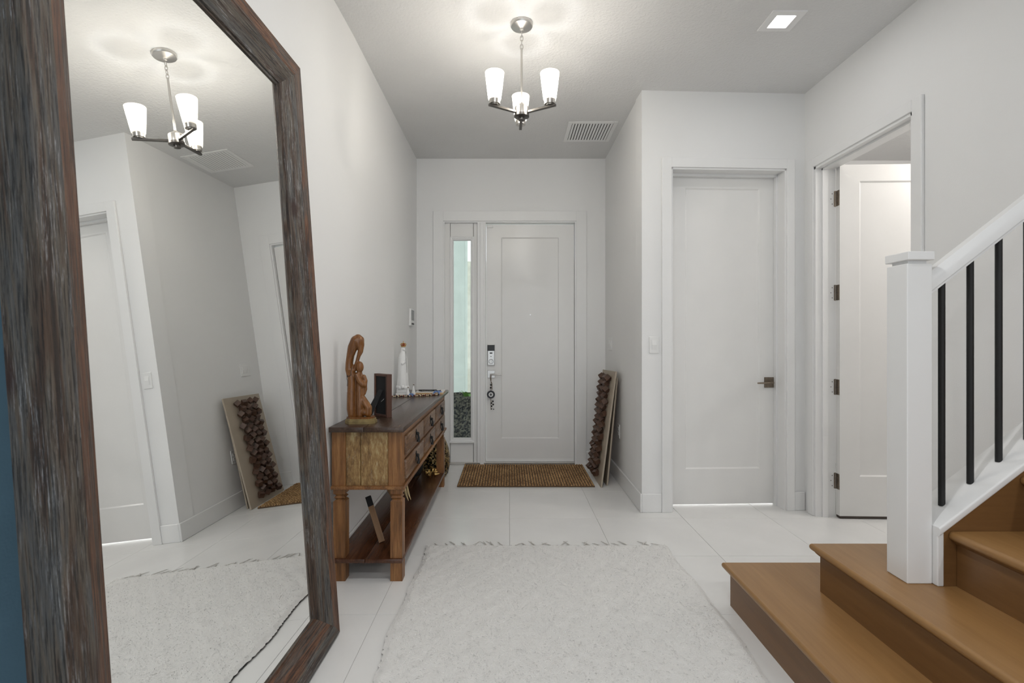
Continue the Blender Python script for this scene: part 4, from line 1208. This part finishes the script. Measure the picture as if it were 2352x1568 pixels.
for r_ in range(rows_):
    for c_ in range(4):
        yy = 0.150 + 0.092 * c_ + (0.046 if r_ % 2 else 0.0) + rnd.uniform(-0.007, 0.007)
        if r_ % 2 and c_ == 3: continue
        zz = 0.085 + r_ * (LA - 0.15) / (rows_ - 1) + rnd.uniform(-0.006, 0.006)
        s_ = 0.045
        Mx = Matrix.Translation((-0.020 - rnd.uniform(0, 0.012), yy, zz)) @ Matrix.Rotation(rnd.uniform(-0.45, 0.45), 4, 'X') @ Matrix.Rotation(rnd.choice((0.62, 0.78, -0.62)) + rnd.uniform(-0.12, 0.12), 4, 'Y') @ Matrix.Rotation(rnd.uniform(0.4, 0.9), 4, 'Z')
        if r_ == 0 and c_ == 0:
            bm = box(B(), -s_ / 2, s_ / 2, -s_ / 2, s_ / 2, -s_ / 2, s_ / 2, bev=0.0012)
            cb = obj('wood_cube', bm, 'cube_wood', A, w=False); cube_me = cb.data
        else:
            cb = bpy.data.objects.new('wood_cube', cube_me); COL.objects.link(cb); cb.parent = A
        cb.matrix_local = Mx
B2, LB = leaning('plain_board', 'plain tan board leaning behind the cube art panel', 0.832, 0.925, 0.915, 4.235, 4.74, 0.012, None, 0.03)
bm = B(); box(bm, 0.0, 0.012, 0.0, 0.52, 0.0, LB, bev=0.001); obj('board', bm, 'panel_tan', B2, w=False)
bm = B(); box(bm, 0.012, 0.018, 0.02, 0.50, 0.02, LB - 0.02); obj('batten', bm, 'lath_wood', B2, w=False)

# ================================================================== MAT AND RUG
DM = thing('doormat', 'woven brown jute doormat in front of the front door', 'doormat', (0.143, 4.55, 0))
mx0, mx1, my0, my1 = -0.448, 0.735, 4.185, 4.915
bm = B(); box(bm, mx0 + 0.008, mx1 - 0.008, my0 + 0.008, my1 - 0.008, 0.0005, 0.012, bev=0.004); obj('mat_base', bm, 'cord_brown', DM)
bm = B(); cols_, rows_ = 50, 24
src = bmesh.new(); bmesh.ops.create_icosphere(src, subdivisions=1, radius=1.0)
sv = [v.co.copy() for v in src.verts]; sf = [[v.index for v in f.verts] for f in src.faces]; src.free()
def blob(bm, c, s3, rz):
    ca, sa = math.cos(rz), math.sin(rz); vs = []
    for q in sv:
        x, y, z = q.x * s3[0], q.y * s3[1], q.z * s3[2]
        vs.append(bm.verts.new((c[0] + x * ca - y * sa, c[1] + x * sa + y * ca, c[2] + z)))
    for f in sf: bm.faces.new([vs[i] for i in f])
for i in range(cols_):
    for j in range(rows_):
        x = mx0 + 0.008 + (mx1 - mx0 - 0.016) * (i + 0.5) / cols_; y = my0 + 0.008 + (my1 - my0 - 0.016) * (j + 0.5) / rows_
        blob(bm, (x + rnd.uniform(-.0015, .0015), y + rnd.uniform(-.002, .002), 0.0125 + rnd.uniform(-.001, .0015)), (0.0088, 0.0150, 0.0085), 0.35 * (1 if (i + j) % 2 else -1))
wv = obj('weave', bm, 'jute', DM, smooth=80); wv['kind'] = 'stuff'

RG = thing('wool_rug', 'off-white shaggy wool rug with short fringe in the middle of the hall', 'rug', (0.225, 1.8, 0))
rx0, rx1, ry0, ry1 = -0.495, 0.952, 0.62, 2.995
nx_, ny_ = 150, 240
bm = B(); grid = []
rr = random.Random(11)
def wob(y): return 0.008 * math.sin(y * 5.1) + 0.005 * math.sin(y * 13.7 + 1)
for j in range(ny_ + 1):
    y = ry0 + (ry1 - ry0) * j / ny_
    row = []
    for i in range(nx_ + 1):
        u_ = i / nx_
        edge = min(u_, 1 - u_) * (rx1 - rx0); edy = min(j / ny_, 1 - j / ny_) * (ry1 - ry0)
        e_ = min(edge, edy)
        x = rx0 + (rx1 - rx0) * u_ + wob(y) * (1 - u_) + wob(y + 3) * u_ + (rr.uniform(-.005, .005) if edge < 0.002 else 0)
        rc = 0.045      # rounded far corners
        z = 0.004 + 0.012 * min(1, e_ / 0.015) + rr.uniform(-0.0016, 0.0016) + 0.0015 * math.sin(x * 60) * math.sin(y * 50)
        if e_ < 1e-6: z = 0.0085 if edge < 1e-6 else 0.002
        if edge < 1e-6: x += -0.004 if u_ < 0.5 else 0.002
        row.append(bm.verts.new((x, y + (rr.uniform(-.003, .003) if edy < 0.002 else 0), z)))
    grid.append(row)
for j in range(ny_):
    for i in range(nx_): bm.faces.new((grid[j][i], grid[j][i + 1], grid[j + 1][i + 1], grid[j + 1][i]))
obj('pile', bm, 'rug_wool', RG, smooth=80)
bm = B()   # tufts standing out of the pile
for k in range(9000):
    x = rr.uniform(rx0 + 0.01, rx1 - 0.01); y = rr.uniform(1.35, ry1 - 0.01); a = rr.uniform(0, 6.28); l_ = rr.uniform(0.006, 0.014)
    d_ = Vector((math.cos(a), math.sin(a), 0)); p_ = Vector((-d_.y, d_.x, 0)) * 0.0013
    c0 = Vector((x, y, 0.0145)); c1 = c0 + d_ * l_ * 0.5 + Vector((0, 0, 0.0045)); c2 = c0 + d_ * l_ + Vector((0, 0, 0.002))
    v = [bm.verts.new(q) for q in (c0 - p_, c0 + p_, c1 + p_, c1 - p_, c2)]
    bm.faces.new(v[:4]); bm.faces.new((v[3], v[2], v[4]))
obj('tufts', bm, 'rug_wool', RG)['kind'] = 'stuff'
for k in range(24):
    x = rx0 + 0.03 + (rx1 - rx0 - 0.05) * (k + rr.uniform(0.2, 0.8)) / 24
    bm = B(); sgn = -1 if rr.random() < 0.75 else 1; ln = rr.uniform(0.04, 0.075)
    for q in range(2):
        o_ = 0.003 * q
        tube(bm, [(x + o_, ry1 - 0.006, 0.010), (x + o_ + sgn * 0.012, ry1 + ln * 0.4, 0.006), (x + o_ + sgn * rr.uniform(0.015, 0.05), ry1 + ln, 0.0032)], [0.0030, 0.0026, 0.0010], 6)
    obj('fringe_tassel', bm, 'rug_thread', RG, smooth=50)
for sx_, mat_ in ((rx0, 'rug_dark_thread'), (rx1, 'rug_thread')):
    bm = B(); y = ry0; 
    pts = []
    while y < ry1 - 0.02:
        pts.append((sx_ + (0.001 if sx_ < 0 else -0.003) + wob(y if sx_ < 0 else y + 3) + rr.uniform(-.002, .002), y, 0.0035)); y += 0.012
    tube(bm, pts, [rr.uniform(0.0012, 0.0038) for _ in pts], 6); obj('edge_binding', bm, mat_, RG, smooth=60)

# ================================================================== CHANDELIER
CX, CY = 0.0725, 2.832
CH_ = thing('chandelier', 'three-arm brushed nickel chandelier with frosted glass shades', 'chandelier', (CX, CY, CEIL))
bm = B(); lathe(bm, [(0.064, CEIL - 0.001), (0.064, CEIL - 0.012), (0.060, CEIL - 0.019), (0.030, CEIL - 0.026), (0.012, CEIL - 0.030), (0.010, CEIL - 0.040), (0.003, CEIL - 0.042)], CX, CY, 40)
obj('canopy', bm, 'nickel', CH_, smooth=35)
zc = CEIL - 0.046
for k in range(4):
    bm = B(); ring(bm, (CX, CY, zc - 0.014), 0.0085, 0.0021, 20, 8, axis='y' if k % 2 else 'x', sx=(1.0), sy=1.75)
    obj('chain_link', bm, 'nickel', CH_, smooth=60); zc -= 0.0245
ROD = zc + 0.006
bm = B(); tube(bm, [(CX, CY, 2.575), (CX, CY, ROD - 0.008)], 0.0062, 14); ball(bm, (CX, CY, ROD - 0.008), 0.0072, 2)
lathe(bm, [(0.0062, 2.60), (0.017, 2.59), (0.019, 2.577)], CX, CY, 20); obj('stem', bm, 'nickel', CH_, smooth=45)
bm = B(); lathe(bm, [(0.030, 2.582), (0.038, 2.576), (0.040, 2.570), (0.040, 2.528), (0.042, 2.527)], CX, CY, 32); hub = obj('hub', bm, 'nickel', CH_, smooth=40)
bm = B(); lathe(bm, [(0.043, 2.530), (0.043, 2.518), (0.036, 2.514), (0.018, 2.514), (0.018, 2.498), (0.012, 2.496)], CX, CY, 32); obj('hub_base', bm, 'dark_nickel', hub, smooth=40)
for k in range(3):
    a = math.radians(90.5 + 120 * k); dx, dy = math.cos(a), math.sin(a)
    Mx = Matrix.Translation((CX, CY, 0)) @ Matrix.Rotation(a, 4, 'Z')
    bm = xform(box(B(), 0.036, 0.212, -0.0085, 0.0085, 2.532, 2.545, bev=0.0015), Mx); arm = obj('arm', bm, 'dark_nickel', CH_)
    R_ = 0.176; px_, py_ = CX + R_ * dx, CY + R_ * dy
    bm = B(); lathe(bm, [(0.030, 2.549), (0.030, 2.584), (0.027, 2.586)], px_, py_, 28); tube(bm, [(px_, py_, 2.544), (px_, py_, 2.552)], 0.020, 16)
    obj('lamp_cup', bm, 'nickel', arm, smooth=40)
    bm = B(); prof = [(0.0285, 2.572), (0.0345, 2.574), (0.0355, 2.580), (0.0535, 2.722), (0.0515, 2.722), (0.0335, 2.582), (0.0285, 2.576)]
    lathe(bm, prof, px_, py_, 36, cap=False); bmesh.ops.recalc_face_normals(bm, faces=bm.faces)
    obj('lamp_shade', bm, 'frosted_glass', arm, smooth=35)
    bm = B(); ball(bm, (px_, py_, 2.684), 0.033, 3, (1, 1, 0.9)); tube(bm, [(px_, py_, 2.580), (px_, py_, 2.600)], 0.010, 12)
    bl_ = obj('bulb', bm, 'bulb_glow', arm, smooth=60)
    ld = bpy.data.lights.new('bulb_lamp', 'POINT'); ld.energy = BULB_W; ld.shadow_soft_size = 0.028; ld.color = (1.0, 0.99, 0.975)
    lo = bpy.data.objects.new('bulb_lamp', ld); COL.objects.link(lo); lo.parent = arm; lo.location = Vector((px_, py_, 2.626)) - wloc(arm)

# pendant of the side room
t = thing('pendant_light', 'warm pendant light in the room behind the open door', 'pendant light', (3.4, 3.0, CEIL))
bm = B(); lathe(bm, [(0.05, CEIL), (0.05, CEIL - 0.02), (0.008, CEIL - 0.03), (0.008, CEIL - 0.36)], 3.4, 3.0, 24); obj('stem', bm, 'nickel', t, smooth=40)
bm = B(); ball(bm, (3.4, 3.0, CEIL - 0.43), 0.07, 3); obj('globe', bm, 'diffuser_glow', t, smooth=60)
ld = bpy.data.lights.new('side_room_lamp', 'POINT'); ld.energy = SIDE_ROOM_W; ld.shadow_soft_size = 0.10; ld.color = (1.0, 0.95, 0.90)
lo = bpy.data.objects.new('side_room_lamp', ld); COL.objects.link(lo); lo.parent = t; lo.location = (0, 0, -0.43)
# closet light that shows under its door
t = thing('closet_light', 'small ceiling light inside the closet', 'ceiling light', (1.6, 4.15, CEIL))
bm = B(); lathe(bm, [(0.10, CEIL), (0.10, CEIL - 0.02), (0.08, CEIL - 0.03)], 1.6, 4.15, 24); obj('diffuser', bm, 'diffuser_glow', t, smooth=40)
ld = bpy.data.lights.new('closet_lamp', 'AREA'); ld.energy = 120; ld.size = 0.3
lo = bpy.data.objects.new('closet_lamp', ld); COL.objects.link(lo); lo.parent = t; lo.location = (0, 0, -0.05)

# evil-eye charm hanging from the front door lever
hx, hy = fx(1127.8), YF + 0.035 - 0.050
cz = fh(905)
E_ = thing('evil_eye_charm', 'dark glass evil-eye charm with beads hanging from the front door lever', 'charm', (hx, hy - 0.012, cz))
bm = B(); tube(bm, [(hx - 0.004, hy - 0.001, fh(858.5)), (hx - 0.007, hy - 0.012, fh(866)), (hx + 0.002, hy - 0.012, fh(876)), (hx + 0.010, hy - 0.012, fh(880)), (hx + 0.012, hy - 0.012, fh(894))], 0.003, 8)
tube(bm, [(hx + 0.004, hy - 0.001, fh(858.5)), (hx + 0.002, hy - 0.012, fh(866)), (hx, hy - 0.012, fh(940))], 0.0022, 8); obj('cord', bm, 'cord_brown', E_, smooth=50)
bm = B(); tube(bm, [(hx, hy - 0.009, cz), (hx, hy - 0.019, cz)], 0.040, 32); ed = obj('eye_disc', bm, 'glass_blue', E_, smooth=35)
bm = B(); tube(bm, [(hx, hy - 0.018, cz), (hx, hy - 0.0205, cz)], 0.022, 28); obj('eye_white', bm, 'glass_white', ed, smooth=35)
bm = B(); tube(bm, [(hx, hy - 0.020, cz), (hx, hy - 0.0215, cz)], 0.0135, 24); obj('iris', bm, 'grey_screen', ed, smooth=35)
bm = B(); tube(bm, [(hx, hy - 0.021, cz), (hx, hy - 0.0225, cz)], 0.006, 16); obj('pupil', bm, 'bead_black', ed, smooth=35)
for (ppx, ppy) in ((1127.8, 883), (1127.4, 889.5), (1132.3, 920.5), (1128.8, 924.5), (1133, 927.8), (1129.2, 931.6), (1129.5, 938), (1134, 938.5)):
    bm = B(); ball(bm, (fx(ppx), hy - 0.014, fh(ppy)), 0.0092 if ppy < 935 else 0.006, 2); obj('bead', bm, 'bead_black', E_, smooth=60)

# ================================================================== PORCH SEEN THROUGH THE SIDELIGHT
bm = B(); box(bm, -4, 4, 5.11, 12, -0.12, -0.02); tag(obj('porch_floor', bm, 'porch_concrete'), 'grey concrete porch floor outside the sidelight', 'floor', kind='structure')
bm = B(); box(bm, -4, 4, 5.11, 8.6, 3.2, 3.3); tag(obj('porch_shade_roof', bm, 'porch_stucco'), 'unseen pale soffit added to shade the porch', 'roof', kind='structure')  # out of view, added to cut the daylight on the porch
t = thing('porch_column', 'pale square porch column seen through the sidelight', 'column', (-0.78, 6.6, -0.02))
bm = B(); box(bm, -0.98, -0.565, 6.4, 6.8, -0.02, 3.2, bev=0.01); obj('shaft', bm, 'porch_stucco', t)
bm = B(); box(bm, -1.01, -0.535, 6.37, 6.83, -0.02, 0.16, bev=0.01); obj('plinth', bm, 'porch_stucco', t)
bm = B(); box(bm, -3.0, 3.0, 8.6, 8.75, -0.02, 2.6); tag(obj('wall_garden', bm, 'garden_plaster'), 'pale garden wall beyond the porch', 'wall', kind='structure')
t = thing('porch_planter', 'large dark mottled stone planter outside the sidelight', 'planter', (-0.545, 5.62, -0.02))
bm = B(); lathe(bm, [(0.17, -0.02), (0.20, 0.05), (0.225, 0.3), (0.235, 0.58), (0.250, 0.60), (0.250, 0.625), (0.225, 0.625), (0.21, 0.58)], -0.545, 5.62, 40); obj('pot', bm, 'mottled_stone', t, smooth=45)
bm = B(); lathe(bm, [(0.218, 0.57), (0.10, 0.585), (0.01, 0.59)], -0.545, 5.62, 24, cap=False); obj('soil', bm, 'dark_gap', t)
P_ = thing('potted_plant', 'small leafy green plant growing in the porch planter', 'plant', (-0.52, 5.62, 0.585))
for k in range(16):
    a = rr.uniform(0, 6.28); l_ = rr.uniform(0.06, 0.13); bx_, by_ = -0.47 + rr.uniform(-.03, .04), 5.58 + rr.uniform(-.05, .05)
    bm = B(); prev = None
    for q in range(6):
        t_ = q / 5; wd = 0.022 * math.sin(math.pi * (0.05 + 0.95 * t_)) + 0.001
        c = Vector((bx_ + math.cos(a) * l_ * t_ * 0.7, by_ + math.sin(a) * l_ * t_ * 0.7, 0.585 + l_ * (1.25 * t_ - 0.55 * t_ * t_)))
        s_ = Vector((-math.sin(a), math.cos(a), 0)) * wd
        row = [bm.verts.new(c - s_), bm.verts.new(c + Vector((0, 0, -0.004))), bm.verts.new(c + s_), bm.verts.new(c + Vector((0, 0, -0.0015)))]
        if prev:
            for i in range(4): bm.faces.new((prev[i], prev[(i + 1) % 4], row[(i + 1) % 4], row[i]))
        prev = row
    obj('leaf', bm, 'leaf_green', P_, smooth=60)
